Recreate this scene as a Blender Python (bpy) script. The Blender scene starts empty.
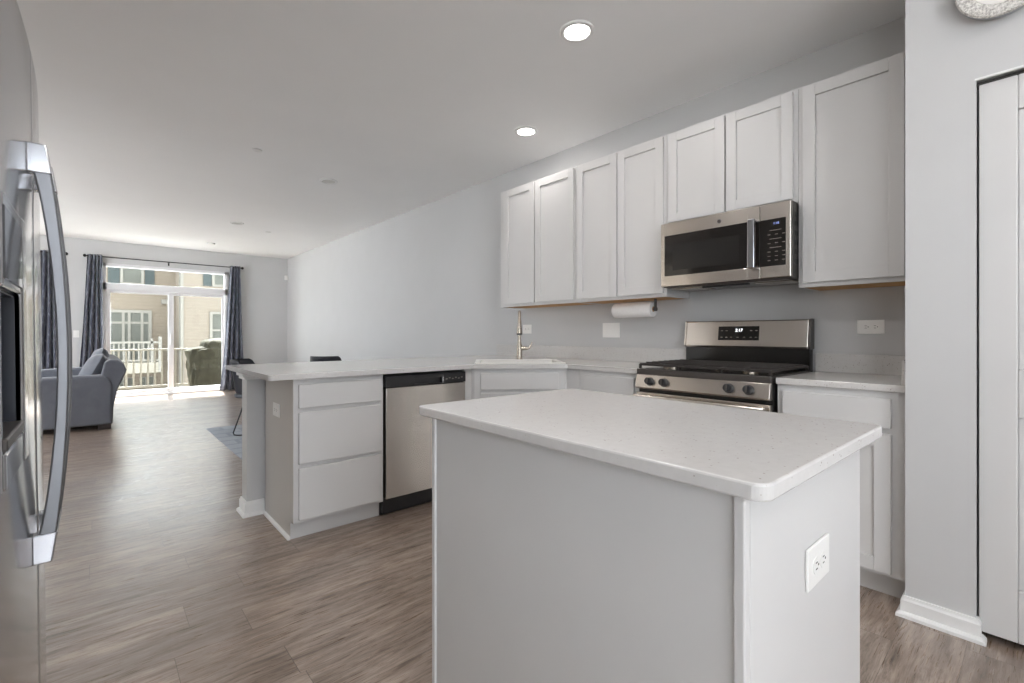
import bpy, bmesh, math, random
from mathutils import Vector, Matrix
from mathutils.geometry import tessellate_polygon

random.seed(7)
SC = bpy.context.scene
COL = SC.collection
PI = math.pi

# ------------------------------------------------------------------ camera, world, sun, exposure
cam_d = bpy.data.cameras.new('camera')
cam_d.sensor_fit = 'HORIZONTAL'
cam_d.sensor_width = 36.0
cam_d.lens = 468.5 / 1024 * 36.0
cam_d.shift_x = (512 - 505.2) / 1024
cam_d.shift_y = -(341.5 - 334.1) / 1024
cam_d.clip_start = 0.02
cam_d.clip_end = 200
cam = bpy.data.objects.new('camera', cam_d)
COL.objects.link(cam)
cam.location = (0, 0, 1.1265)
cam.rotation_euler = (PI / 2, 0, -0.7171)
SC.camera = cam

SC.view_settings.view_transform = 'Standard'
SC.view_settings.look = 'None'
SC.view_settings.gamma = 1.0
SC.view_settings.exposure = 0.57
SC.view_settings.use_curve_mapping = False
SC.cycles.use_denoising = True
SC.cycles.denoising_prefilter = 'ACCURATE'
SC.cycles.max_bounces = 10
SC.cycles.diffuse_bounces = 6
SC.cycles.glossy_bounces = 5
SC.cycles.transmission_bounces = 8
SC.cycles.sample_clamp_indirect = 6.0
SC.cycles.caustics_reflective = False
SC.cycles.caustics_refractive = False

W = bpy.data.worlds.new('world')
SC.world = W
W.use_nodes = True
bg = W.node_tree.nodes['Background']
bg.inputs['Color'].default_value = (0.88, 0.94, 1.0, 1)
bg.inputs['Strength'].default_value = 6.4

sun_d = bpy.data.lights.new('sun', 'SUN')
sun_d.energy = 24.0
sun_d.angle = 0.009
sun_d.color = (1.0, 0.985, 0.965)
sun = bpy.data.objects.new('sun', sun_d)
COL.objects.link(sun)
sun.location = (0, 20, 12)
# light comes from beyond the far wall (+y), high up
sun.rotation_euler = Vector((0.06, 0.52, 1.0)).to_track_quat('Z', 'Y').to_euler()

LAMP_POWER = 4.6
LAMP_COLOR = (1.0, 0.965, 0.94)


def portal(name, loc, direction, sx, sy):
    d = bpy.data.lights.new(name, 'AREA')
    d.shape = 'RECTANGLE'
    d.size, d.size_y = sx, sy
    d.cycles.is_portal = True
    o = bpy.data.objects.new(name, d)
    COL.objects.link(o)
    o.location = loc
    o.rotation_euler = Vector(direction).to_track_quat('-Z', 'Z').to_euler()
    return o


portal('slider_daylight', (1.05, 10.98, 1.2), (0, -1, 0), 1.9, 2.4)
portal('added_street_window_daylight', (-0.215, -2.73, 1.35), (0, 1, 0), 1.45, 2.2)  # portal for the window added behind the camera
portal('living_window_daylight', (-1.55, 10.98, 1.45), (0, -1, 0), 1.5, 1.7)
for yw in (5.5, 8.0):
    portal('added_side_window_daylight', (-3.22, yw, 1.4), (1, 0, 0), 2.2, 2.3)  # portals for the two living room windows added as daylight sources
portal('added_kitchen_window_daylight', (-1.12, -1.1, 1.725), (1, 0, 0), 1.0, 1.15)  # portal for the added window on the kitchen's left wall


# ------------------------------------------------------------------ materials
def lin(c):
    c = c / 255.0
    return c / 12.92 if c <= 0.04045 else ((c + 0.055) / 1.055) ** 2.4


def rgb(r, g, b):
    return (lin(r), lin(g), lin(b), 1.0)


class Nt:
    def __init__(s, name):
        s.m = bpy.data.materials.new(name)
        s.m.use_nodes = True
        s.t = s.m.node_tree
        s.b = s.t.nodes['Principled BSDF']

    def n(s, kind, **kw):
        x = s.t.nodes.new(kind)
        for k, v in kw.items():
            if k in x.inputs:
                x.inputs[k].default_value = v
            else:
                setattr(x, k, v)
        return x

    def l(s, a, b):
        s.t.links.new(a, b)

    def coords(s, scale=(1, 1, 1), rot=(0, 0, 0)):
        tc = s.n('ShaderNodeTexCoord')
        mp = s.n('ShaderNodeMapping')
        mp.inputs['Scale'].default_value = scale
        mp.inputs['Rotation'].default_value = rot
        s.l(tc.outputs['Object'], mp.inputs['Vector'])
        return mp.outputs['Vector']

    def noise(s, vec, scale, detail=3.0, rough=0.5):
        n = s.n('ShaderNodeTexNoise')
        n.inputs['Scale'].default_value = scale
        n.inputs['Detail'].default_value = detail
        n.inputs['Roughness'].default_value = rough
        s.l(vec, n.inputs['Vector'])
        return n.outputs['Fac']

    def ramp(s, fac, stops):
        r = s.n('ShaderNodeValToRGB')
        e = r.color_ramp.elements
        e[0].position, e[0].color = stops[0]
        e[1].position, e[1].color = stops[-1]
        for p, c in stops[1:-1]:
            x = e.new(p)
            x.color = c
        s.l(fac, r.inputs['Fac'])
        return r.outputs['Color']

    def mix(s, fac, a, b, mode='MIX'):
        m = s.n('ShaderNodeMix', data_type='RGBA', blend_type=mode)
        for sock, v in ((m.inputs[0], fac), (m.inputs[6], a), (m.inputs[7], b)):
            if isinstance(v, (int, float, tuple)):
                sock.default_value = v
            else:
                s.l(v, sock)
        return m.outputs[2]

    def bump(s, h, strength, dist=0.002):
        b = s.n('ShaderNodeBump')
        b.inputs['Strength'].default_value = strength
        b.inputs['Distance'].default_value = dist
        s.l(h, b.inputs['Height'])
        s.l(b.outputs['Normal'], s.b.inputs['Normal'])

    def set(s, **kw):
        for k, v in kw.items():
            s.b.inputs[k.replace('_', ' ')].default_value = v
        return s


def plain(name, col, rough=0.5, metal=0.0, var=0.04, scale=6.0, bump=0.0, bscale=80.0, spec=0.5, stretch=(1, 1, 1)):
    t = Nt(name)
    v = t.coords(stretch)
    f = t.noise(v, scale, 3)
    a = tuple(min(1, c * (1 - var)) for c in col[:3]) + (1,)
    b = tuple(min(1, c * (1 + var)) for c in col[:3]) + (1,)
    t.l(t.ramp(f, [(0.3, a), (0.7, b)]), t.b.inputs['Base Color'])
    t.set(Roughness=rough, Metallic=metal)
    t.b.inputs['Specular IOR Level'].default_value = spec
    if bump:
        t.bump(t.noise(v, bscale, 2), bump)
    return t.m


def emit(name, col, strength):
    t = Nt(name)
    t.set(Base_Color=(0.02, 0.02, 0.02, 1), Roughness=0.4)
    t.b.inputs['Emission Color'].default_value = col
    t.b.inputs['Emission Strength'].default_value = strength
    return t.m


M = {}
M['wall'] = plain('wall_paint', rgb(199, 199, 199), 0.55, var=0.012, scale=3, bump=0.05, bscale=260, spec=0.35)
M['ceiling'] = plain('ceiling_paint', rgb(244, 244, 244), 0.8, var=0.01, scale=2, bump=0.05, bscale=200, spec=0.2)
M['trim'] = plain('trim_white', rgb(230, 230, 229), 0.35, var=0.01)
M['cab'] = plain('cabinet_white', rgb(208, 207, 206), 0.4, var=0.012, scale=4, bump=0.015, bscale=150)
M['cab_shaded'] = plain('cabinet_white_shaded', rgb(196, 192, 187), 0.4, var=0.012, scale=4)  # cabinet white darkened for the end panel, which gets less light
M['plastic'] = plain('white_plastic', rgb(236, 235, 232), 0.3, var=0.01)
M['slot'] = plain('dark_slot', rgb(60, 58, 55), 0.5)
M['rawwood'] = plain('raw_wood', rgb(196, 150, 96), 0.6, var=0.12, scale=5, stretch=(8, 1, 8))
M['black'] = plain('black_plastic', rgb(36, 36, 38), 0.35, var=0.05)
M['blackgloss'] = plain('black_glass', rgb(30, 27, 25), 0.08, var=0.03)
M['iron'] = plain('cast_iron', rgb(44, 40, 38), 0.55, var=0.1, scale=40, bump=0.1)
M['enamel'] = plain('black_enamel', rgb(30, 29, 28), 0.22, var=0.05)
M['darksteel'] = plain('dark_grey_steel', rgb(92, 88, 86), 0.35, metal=0.7, var=0.05)
M['nickel'] = plain('brushed_nickel', rgb(176, 166, 154), 0.25, metal=1.0, var=0.04)
M['towel'] = plain('paper_towel', rgb(240, 238, 236), 0.9, var=0.02, scale=60, bump=0.2, bscale=140)
M['navy'] = plain('black_shell', rgb(34, 36, 44), 0.4, var=0.05)
M['wire'] = plain('black_wire', rgb(22, 22, 24), 0.35)
M['sink'] = plain('white_sink', rgb(228, 226, 222), 0.25, var=0.01)
M['knobblack'] = plain('knob_black', rgb(42, 43, 46), 0.35, var=0.05)
M['print'] = plain('panel_print', rgb(128, 122, 116), 0.5)
M['chrome'] = plain('chrome', rgb(180, 181, 185), 0.16, metal=1.0, var=0.02)
M['vinyl'] = plain('vinyl_white', rgb(228, 228, 230), 0.35, var=0.01)
M['railing'] = plain('railing_cream_darkened', rgb(124, 119, 108), 0.5, var=0.02)  # cream darkened in the colour to hold down outdoor brightness
M['nbtrim'] = plain('neighbour_trim_darkened', rgb(112, 109, 102), 0.5, var=0.01)  # white trim painted darker so bright daylight does not wash it out
M['nbglass'] = plain('neighbour_glass', rgb(84, 85, 80), 0.5, var=0.12, scale=0.8, spec=0.06)
M['nbglass_d'] = plain('neighbour_shutter', rgb(60, 66, 66), 0.6, var=0.05, spec=0.1)
M['deck'] = plain('deck_boards', rgb(165, 160, 152), 0.7, var=0.08, scale=3, stretch=(1, 12, 1))
M['ground'] = plain('ground_concrete', rgb(196, 196, 196), 0.85, var=0.08, scale=1)
M['led'] = emit('lamp_lens', (1.0, 0.95, 0.88, 1), 12.0)
M['led_off'] = plain('lamp_lens_off', rgb(205, 204, 200), 0.4)
M['blue_led'] = emit('display_blue', (0.35, 0.45, 1.0, 1), 1.0)
M['white_led'] = emit('display_white', (0.95, 0.97, 1.0, 1), 2.0)
M['foot'] = plain('dark_wood_foot', rgb(48, 38, 34), 0.5, var=0.1)
M['recess'] = plain('dispenser_dark', rgb(52, 56, 66), 0.35, var=0.05)
M['mirrorpanel'] = plain('gloss_grey_panel', rgb(120, 122, 126), 0.06, metal=0.9, var=0.02)
M['clockback'] = plain('clock_back', rgb(150, 154, 156), 0.6)
M['clockface'] = plain('clock_face', rgb(236, 234, 230), 0.4)


def floor_mat():
    t = Nt('floor_planks')
    v = t.coords()
    sep = t.n('ShaderNodeSeparateXYZ')
    t.l(v, sep.inputs[0])

    def math_(op, a, b=None):
        m = t.n('ShaderNodeMath', operation=op)
        for i, x in enumerate((a, b)):
            if x is None:
                continue
            if isinstance(x, (int, float)):
                m.inputs[i].default_value = x
            else:
                t.l(x, m.inputs[i])
        return m.outputs[0]
    PW, PL = 0.18, 1.22
    yr = math_('DIVIDE', sep.outputs[1], PW)
    row = math_('FLOOR', yr)
    wn = t.n('ShaderNodeTexWhiteNoise', noise_dimensions='1D')
    t.l(row, wn.inputs['W'])
    xr = math_('ADD', math_('DIVIDE', sep.outputs[0], PL), math_('MULTIPLY', wn.outputs['Value'], 7.0))
    colm = math_('FLOOR', xr)
    cv = t.n('ShaderNodeCombineXYZ')
    t.l(row, cv.inputs[0])
    t.l(colm, cv.inputs[1])
    wn2 = t.n('ShaderNodeTexWhiteNoise', noise_dimensions='2D')
    t.l(cv.outputs[0], wn2.inputs['Vector'])
    plank = wn2.outputs['Value']
    fy = math_('FRACT', yr)
    fx = math_('FRACT', xr)
    ey = math_('LESS_THAN', math_('MINIMUM', fy, math_('SUBTRACT', 1.0, fy)), 0.0045)
    ex = math_('LESS_THAN', math_('MINIMUM', fx, math_('SUBTRACT', 1.0, fx)), 0.0011)
    seam = math_('MAXIMUM', ey, ex)
    # grain runs along x, shifted plank by plank
    comb = t.n('ShaderNodeCombineXYZ')
    t.l(math_('ADD', sep.outputs[0], math_('MULTIPLY', plank, 37.0)), comb.inputs[0])
    wv = t.noise(v, 2.2, 2)
    t.l(math_('ADD', sep.outputs[1], math_('MULTIPLY', wv, 0.05)), comb.inputs[1])
    t.l(math_('MULTIPLY', plank, 11.0), comb.inputs[2])

    def stretched(sx, sy):
        mp = t.n('ShaderNodeMapping')
        mp.inputs['Scale'].default_value = (sx, sy, 1)
        t.l(comb.outputs[0], mp.inputs['Vector'])
        return mp.outputs['Vector']
    g1 = t.noise(stretched(1.6, 13), 2.2, 6, 0.66)
    g2 = t.noise(stretched(3.0, 70), 2.5, 4, 0.6)
    g3 = t.noise(stretched(2.0, 8), 2.6, 5, 0.7)
    base = t.ramp(g1, [(0.27, rgb(94, 80, 70)), (0.42, rgb(135, 118, 105)), (0.58, rgb(165, 148, 135)), (0.78, rgb(190, 175, 163))])
    fine = t.ramp(g2, [(0.3, (0.64, 0.62, 0.60, 1)), (0.52, (1, 1, 1, 1)), (0.8, (1.07, 1.07, 1.07, 1))])
    c = t.mix(0.8, base, fine, 'MULTIPLY')
    knots = t.ramp(g3, [(0.30, (0.50, 0.44, 0.40, 1)), (0.43, (1, 1, 1, 1)), (1.0, (1, 1, 1, 1))])
    c = t.mix(0.85, c, knots, 'MULTIPLY')
    g4 = t.noise(stretched(2.4, 25), 3.0, 8, 0.72)
    streak = t.ramp(g4, [(0.38, (0.50, 0.45, 0.41, 1)), (0.45, (0.95, 0.95, 0.95, 1)), (0.58, (1.02, 1.02, 1.02, 1)), (0.66, (1.16, 1.16, 1.16, 1))])
    c = t.mix(0.8, c, streak, 'MULTIPLY')
    tone = t.ramp(plank, [(0.0, (0.82, 0.81, 0.80, 1)), (1.0, (1.14, 1.13, 1.12, 1))])
    c = t.mix(1.0, c, tone, 'MULTIPLY')
    c = t.mix(math_('MULTIPLY', seam, 0.7), c, rgb(78, 66, 58))
    t.l(c, t.b.inputs['Base Color'])
    r = t.ramp(g2, [(0.3, (0.33, 0.33, 0.33, 1)), (0.8, (0.24, 0.24, 0.24, 1))])
    t.l(r, t.b.inputs['Roughness'])
    t.bump(math_('SUBTRACT', g2, seam), 0.25, 0.002)
    t.b.inputs['Specular IOR Level'].default_value = 1.0
    t.b.inputs['Coat Weight'].default_value = 0.5
    t.b.inputs['Coat Roughness'].default_value = 0.22
    return t.m


def quartz_mat():
    t = Nt('quartz')
    v = t.coords()
    base = t.ramp(t.noise(v, 60, 3), [(0.3, rgb(204, 202, 200)), (0.7, rgb(208, 206, 204))])
    vo = t.n('ShaderNodeTexVoronoi', feature='F1')
    vo.inputs['Scale'].default_value = 150
    t.l(v, vo.inputs['Vector'])
    pick = t.n('ShaderNodeSeparateColor')
    t.l(vo.outputs['Color'], pick.inputs[0])
    gt = t.n('ShaderNodeMath', operation='GREATER_THAN')
    gt.inputs[1].default_value = 0.84
    t.l(pick.outputs[0], gt.inputs[0])
    lt = t.n('ShaderNodeMath', operation='LESS_THAN')
    lt.inputs[1].default_value = 0.26
    t.l(vo.outputs['Distance'], lt.inputs[0])
    both = t.n('ShaderNodeMath', operation='MULTIPLY')
    t.l(gt.outputs[0], both.inputs[0])
    t.l(lt.outputs[0], both.inputs[1])
    fl = t.ramp(pick.outputs[1], [(0.0, rgb(132, 121, 112)), (0.35, rgb(182, 175, 168)), (0.9, rgb(206, 203, 199))])
    c = t.mix(both.outputs[0], base, fl)
    t.l(c, t.b.inputs['Base Color'])
    t.set(Roughness=0.16)
    return t.m


def steel_mat(name, col, rough, aniso=0.75):
    """horizontally brushed sheet steel: reflections smear up and down"""
    t = Nt(name)
    v = t.coords((2, 2, 30))
    n = t.noise(v, 1.0, 3, 0.5)
    a = tuple(c * 0.985 for c in col[:3]) + (1,)
    b = tuple(min(1, c * 1.015) for c in col[:3]) + (1,)
    t.l(t.ramp(n, [(0.3, a), (0.7, b)]), t.b.inputs['Base Color'])
    ge = t.n('ShaderNodeNewGeometry')
    cr = t.n('ShaderNodeVectorMath', operation='CROSS_PRODUCT')
    t.l(ge.outputs['True Normal'], cr.inputs[0])
    cr.inputs[1].default_value = (0, 0.02, 1)
    t.l(cr.outputs[0], t.b.inputs['Tangent'])
    t.set(Metallic=1.0, Roughness=rough, Anisotropic=aniso)
    t.b.inputs['Anisotropic Rotation'].default_value = 0.25
    return t.m


def fabric_mat(name, c1, c2, scale=240, rough=0.95):
    t = Nt(name)
    v = t.coords()
    n = t.noise(v, scale, 2)
    n2 = t.noise(v, 9, 3)
    c = t.mix(0.4, t.ramp(n, [(0.35, c1), (0.65, c2)]), t.ramp(n2, [(0.3, c1), (0.7, c2)]))
    t.l(c, t.b.inputs['Base Color'])
    t.set(Roughness=rough)
    t.b.inputs['Sheen Weight'].default_value = 0.2
    t.bump(n, 0.25, 0.002)
    return t.m


def curtain_mat():
    t = Nt('curtain_fabric')
    v = t.coords((9, 9, 3.2))
    vo = t.n('ShaderNodeTexVoronoi', feature='DISTANCE_TO_EDGE')
    vo.inputs['Scale'].default_value = 1.4
    t.l(v, vo.inputs['Vector'])
    c = t.ramp(vo.outputs['Distance'], [(0.0, rgb(112, 116, 128)), (0.05, rgb(100, 104, 118)), (0.11, rgb(72, 76, 93)), (1.0, rgb(63, 68, 86))])
    t.l(c, t.b.inputs['Base Color'])
    t.set(Roughness=0.75)
    t.b.inputs['Sheen Weight'].default_value = 0.3
    return t.m


def rug_mat():
    t = Nt('rug_weave')
    v = t.coords()
    br = t.n('ShaderNodeTexBrick')
    br.inputs['Scale'].default_value = 1.0
    br.inputs['Brick Width'].default_value = 0.34
    br.inputs['Row Height'].default_value = 0.22
    br.inputs['Mortar Size'].default_value = 0.02
    br.inputs['Color1'].default_value = rgb(150, 156, 164)
    br.inputs['Color2'].default_value = rgb(166, 171, 178)
    br.inputs['Mortar'].default_value = rgb(136, 142, 151)
    t.l(v, br.inputs['Vector'])
    c = t.mix(0.3, br.outputs['Color'], t.ramp(t.noise(v, 130, 2), [(0.3, rgb(120, 126, 134)), (0.7, rgb(190, 194, 200))]))
    t.l(c, t.b.inputs['Base Color'])
    t.set(Roughness=0.95)
    return t.m


def siding_mat(name, c1, c2, pitch=0.15):
    t = Nt(name)
    v = t.coords()
    sep = t.n('ShaderNodeSeparateXYZ')
    t.l(v, sep.inputs[0])
    m = t.n('ShaderNodeMath', operation='MULTIPLY')
    m.inputs[1].default_value = 1.0 / pitch
    t.l(sep.outputs[2], m.inputs[0])
    fr = t.n('ShaderNodeMath', operation='FRACT')
    t.l(m.outputs[0], fr.inputs[0])
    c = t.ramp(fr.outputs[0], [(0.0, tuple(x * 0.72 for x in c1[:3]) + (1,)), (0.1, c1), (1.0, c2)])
    t.l(c, t.b.inputs['Base Color'])
    t.set(Roughness=0.7)
    t.b.inputs['Specular IOR Level'].default_value = 0.1
    t.bump(fr.outputs[0], 0.4, 0.02)
    return t.m


def speckle_mat():
    t = Nt('speckled_rim')
    v = t.coords()
    c = t.ramp(t.noise(v, 130, 4, 0.7), [(0.35, rgb(150, 147, 142)), (0.55, rgb(214, 211, 206)), (0.7, rgb(236, 234, 230))])
    t.l(c, t.b.inputs['Base Color'])
    t.set(Roughness=0.7)
    t.bump(t.noise(v, 130, 4), 0.4, 0.003)
    return t.m


def glass_mat():
    t = Nt('window_glass')
    out = t.t.nodes['Material Output']
    tr = t.n('ShaderNodeBsdfTransparent')
    tr.inputs['Color'].default_value = (0.93, 0.95, 0.94, 1)
    gl = t.n('ShaderNodeBsdfGlossy')
    gl.inputs['Roughness'].default_value = 0.02
    lw = t.n('ShaderNodeLayerWeight')
    lw.inputs['Blend'].default_value = 0.5
    pw = t.n('ShaderNodeMath', operation='POWER')
    pw.inputs[1].default_value = 4.0
    t.l(lw.outputs['Facing'], pw.inputs[0])
    fr = t.n('ShaderNodeMath', operation='MULTIPLY_ADD')
    fr.inputs[1].default_value = 0.5
    fr.inputs[2].default_value = 0.03
    t.l(pw.outputs[0], fr.inputs[0])
    mx = t.n('ShaderNodeMixShader')
    t.l(fr.outputs[0], mx.inputs[0])
    t.l(tr.outputs[0], mx.inputs[1])
    t.l(gl.outputs[0], mx.inputs[2])
    t.l(mx.outputs[0], out.inputs['Surface'])
    return t.m


M['floor'] = floor_mat()
M['quartz'] = quartz_mat()
M['steel'] = steel_mat('stainless', rgb(208, 201, 193), 0.25)
M['steel_v'] = steel_mat('stainless_dishwasher', rgb(196, 190, 184), 0.27)
M['handle'] = steel_mat('handle_steel', rgb(122, 123, 126), 0.45, 0.2)
M['fridge'] = steel_mat('stainless_fridge', rgb(194, 195, 198), 0.15, 0.88)
M['sofa'] = fabric_mat('sofa_fabric', rgb(86, 88, 95), rgb(110, 112, 119))
M['pillow'] = fabric_mat('cushion_fabric', rgb(96, 98, 104), rgb(122, 124, 130))
M['curtain'] = curtain_mat()
M['rug'] = rug_mat()
M['cover'] = plain('grill_cover_darkened', rgb(58, 56, 46), 0.6, var=0.25, scale=9, bump=0.7, bscale=14, spec=0.08)  # cover colour darker than real, standing in for a lower outdoor exposure
M['siding'] = siding_mat('siding_tan_darkened', rgb(108, 99, 88), rgb(114, 105, 94))  # tan darkened in the colour to balance the strong sky
M['siding_l'] = siding_mat('siding_cream_darkened', rgb(113, 105, 95), rgb(118, 110, 100))  # cream siding darkened likewise, outdoor exposure put into the colour
M['speckle'] = speckle_mat()
M['glass'] = glass_mat()

# ------------------------------------------------------------------ mesh helpers
ORIG = {}


class F:
    """vertical working plane: a runs along it, n points out of it, z is up"""
    def __init__(s, ox, oy, ax, ay):
        l = math.hypot(ax, ay)
        s.o = Vector((ox, oy, 0))
        s.a = Vector((ax / l, ay / l, 0))
        s.n = Vector((ay / l, -ax / l, 0))

    def p(s, a, n, z):
        return s.o + s.a * a + s.n * n + Vector((0, 0, z))


XY = None


class MB:
    def __init__(s):
        s.bm = bmesh.new()

    def hexa(s, ps):
        v = [s.bm.verts.new(p) for p in ps]
        for q in ((0, 3, 2, 1), (4, 5, 6, 7), (0, 1, 5, 4), (1, 2, 6, 5), (2, 3, 7, 6), (3, 0, 4, 7)):
            s.bm.faces.new([v[i] for i in q])
        return s

    def box(s, x0, x1, y0, y1, z0, z1):
        return s.hexa([(x0, y0, z0), (x1, y0, z0), (x1, y1, z0), (x0, y1, z0),
                       (x0, y0, z1), (x1, y0, z1), (x1, y1, z1), (x0, y1, z1)])

    def fbox(s, f, a0, a1, n0, n1, z0, z1):
        return s.hexa([f.p(a0, n1, z0), f.p(a1, n1, z0), f.p(a1, n0, z0), f.p(a0, n0, z0),
                       f.p(a0, n1, z1), f.p(a1, n1, z1), f.p(a1, n0, z1), f.p(a0, n0, z1)])

    def prism(s, pts, d, holes=()):
        """closed planar polygon (3-D points) pushed along vector d, holes allowed"""
        d = Vector(d)
        loops = [[Vector(p) for p in pts]] + [[Vector(p) for p in h] for h in holes]
        flat = [p for lp in loops for p in lp]
        lo = [s.bm.verts.new(p) for p in flat]
        hi = [s.bm.verts.new(p + d) for p in flat]
        if not holes:
            s.bm.faces.new(lo)
            s.bm.faces.new(list(reversed(hi)))
        else:
            for tri in tessellate_polygon(loops):
                s.bm.faces.new([lo[i] for i in tri])
                s.bm.faces.new([hi[i] for i in reversed(tri)])
        k = 0
        for lp in loops:
            n = len(lp)
            for i in range(n):
                j = (i + 1) % n
                s.bm.faces.new([lo[k + i], lo[k + j], hi[k + j], hi[k + i]])
            k += n
        return s

    def ring(s, c, ax, r, seg):
        ax = Vector(ax).normalized()
        u = ax.orthogonal().normalized()
        w = ax.cross(u)
        return [s.bm.verts.new(Vector(c) + (u * math.cos(2 * PI * i / seg) + w * math.sin(2 * PI * i / seg)) * r) for i in range(seg)]

    def lathe(s, origin, axis, prof, seg=28, cap=True):
        """prof: list of (radius, distance along axis)"""
        ax = Vector(axis).normalized()
        rings = [s.ring(Vector(origin) + ax * t, ax, max(r, 1e-5), seg) for r, t in prof]
        for a, b in zip(rings, rings[1:]):
            for i in range(seg):
                j = (i + 1) % seg
                s.bm.faces.new([a[i], a[j], b[j], b[i]])
        if cap:
            s.bm.faces.new(list(reversed(rings[0])))
            s.bm.faces.new(rings[-1])
        return s

    def cyl(s, p0, p1, r, seg=20, r2=None):
        p0, p1 = Vector(p0), Vector(p1)
        return s.lathe(p0, p1 - p0, [(r, 0), (r if r2 is None else r2, (p1 - p0).length)], seg)

    def tube(s, pts, r, seg=10, rs=None):
        pts = [Vector(p) for p in pts]
        rings = []
        u = None
        for i, p in enumerate(pts):
            t = (pts[min(i + 1, len(pts) - 1)] - pts[max(i - 1, 0)]).normalized()
            if u is None:
                u = t.orthogonal().normalized()
            u = (u - t * u.dot(t)).normalized()
            w = t.cross(u)
            rr = rs[i] if rs else r
            rings.append([s.bm.verts.new(p + (u * math.cos(2 * PI * k / seg) + w * math.sin(2 * PI * k / seg)) * rr) for k in range(seg)])
        for a, b in zip(rings, rings[1:]):
            for i in range(seg):
                j = (i + 1) % seg
                s.bm.faces.new([a[i], a[j], b[j], b[i]])
        s.bm.faces.new(list(reversed(rings[0])))
        s.bm.faces.new(rings[-1])
        return s

    def grid(s, fn, nu, nv):
        vs = [[s.bm.verts.new(fn(i / nu, j / nv)) for j in range(nv + 1)] for i in range(nu + 1)]
        for i in range(nu):
            for j in range(nv):
                s.bm.faces.new([vs[i][j], vs[i + 1][j], vs[i + 1][j + 1], vs[i][j + 1]])
        return s

    def build(s, name, mat, parent=None, bevel=0.0, smooth=False, loc=None, seg=2, solid=0.0, subsurf=0):
        bmesh.ops.recalc_face_normals(s.bm, faces=s.bm.faces[:])
        o0 = Vector((0, 0, 0))
        if parent is not None:
            o0 = ORIG[parent.name]
        elif loc is not None:
            o0 = Vector(loc)
        if o0.length:
            bmesh.ops.translate(s.bm, verts=s.bm.verts[:], vec=-o0)
        me = bpy.data.meshes.new(name)
        if smooth:
            for fc in s.bm.faces:
                fc.smooth = True
        s.bm.to_mesh(me)
        s.bm.free()
        me.materials.append(mat)
        o = bpy.data.objects.new(name, me)
        COL.objects.link(o)
        if parent is not None:
            o.parent = parent
        else:
            o.location = o0
        ORIG[o.name] = o0.copy()
        if smooth:
            try:
                me.set_sharp_from_angle(angle=math.radians(40))
            except Exception:
                pass
        if solid:
            md = o.modifiers.new('thickness', 'SOLIDIFY')
            md.thickness = solid
            md.offset = 0
        if bevel:
            md = o.modifiers.new('edge', 'BEVEL')
            md.width = bevel
            md.segments = seg
            md.limit_method = 'ANGLE'
            md.angle_limit = math.radians(35)
        if subsurf:
            md = o.modifiers.new('smooth', 'SUBSURF')
            md.levels = md.render_levels = subsurf
        return o


def tag(o, label=None, cat=None, group=None, kind=None):
    for k, v in (('label', label), ('category', cat), ('group', group), ('kind', kind)):
        if v:
            o[k] = v
    return o


def thing(name, loc, label, cat, group=None, rz=0.0, rot=None):
    """an Empty at the thing's base; its parts are built in world space, or in its own frame when rotated"""
    o = bpy.data.objects.new(name, None)
    o.empty_display_size = 0.1
    COL.objects.link(o)
    o.location = loc
    if rz or rot:
        o.rotation_euler = rot if rot else (0, 0, rz)
        ORIG[o.name] = Vector((0, 0, 0))
    else:
        ORIG[o.name] = Vector(loc)
    return tag(o, label, cat, group)


def copy_tree(o, parent=None):
    c = o.copy()
    COL.objects.link(c)
    if parent is not None:
        c.parent = parent
    for ch in list(o.children):
        copy_tree(ch, c)
    return c


def struct(mb, name, mat, **kw):
    return tag(mb.build(name, mat, **kw), kind='structure')


def text(body, name, f, a, n, z, size, mat, parent, align='CENTER', shear=0.0):
    """flat lettering standing on plane f"""
    cu = bpy.data.curves.new(name, 'FONT')
    cu.body = body
    cu.size = size
    cu.align_x = align
    cu.align_y = 'CENTER'
    cu.extrude = 0.0004
    cu.shear = shear
    tmp = bpy.data.objects.new(name, cu)
    COL.objects.link(tmp)
    dg = bpy.context.evaluated_depsgraph_get()
    me = bpy.data.meshes.new_from_object(tmp.evaluated_get(dg))
    COL.objects.unlink(tmp)
    bpy.data.objects.remove(tmp)
    me.materials.clear()
    me.materials.append(mat)
    o0 = ORIG[parent.name]
    # reader looks along -n: text right is z x n
    right = Vector((0, 0, 1)).cross(f.n)
    m = Matrix((right, Vector((0, 0, 1)), f.n)).transposed().to_4x4()
    m.translation = f.p(a, n, z) - o0
    me.transform(m)
    o = bpy.data.objects.new(name, me)
    COL.objects.link(o)
    o.parent = parent
    ORIG[o.name] = o0.copy()
    return o


def shaker(mb, f, a0, a1, z0, z1, n0=0.0, t=0.02, rail=0.057, depth=0.011):
    mb.fbox(f, a0, a0 + rail, n0, n0 + t, z0, z1)
    mb.fbox(f, a1 - rail, a1, n0, n0 + t, z0, z1)
    mb.fbox(f, a0 + rail, a1 - rail, n0, n0 + t, z1 - rail, z1)
    mb.fbox(f, a0 + rail, a1 - rail, n0, n0 + t, z0, z0 + rail)
    mb.fbox(f, a0 + rail, a1 - rail, n0, n0 + t - depth, z0 + rail, z1 - rail)
    return mb


# ------------------------------------------------------------------ room shell
ZC = 2.7585
XR = 3.128          # range wall
YF = 10.80          # far wall
PX = 2.44           # pantry wall face
PY = 0.361          # pantry corner
T = 0.12

struct(MB().box(-3.2, XR + T, -2.8, YF + 0.14, -0.12, 0.0), 'floor', M['floor'])
struct(MB().box(-3.2, XR + T, -2.8, YF + 0.14, ZC, ZC + 0.12), 'ceiling', M['ceiling'])
struct(MB().box(XR, XR + T, -2.8, YF + 0.14, 0, ZC), 'wall_right', M['wall'])
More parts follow.
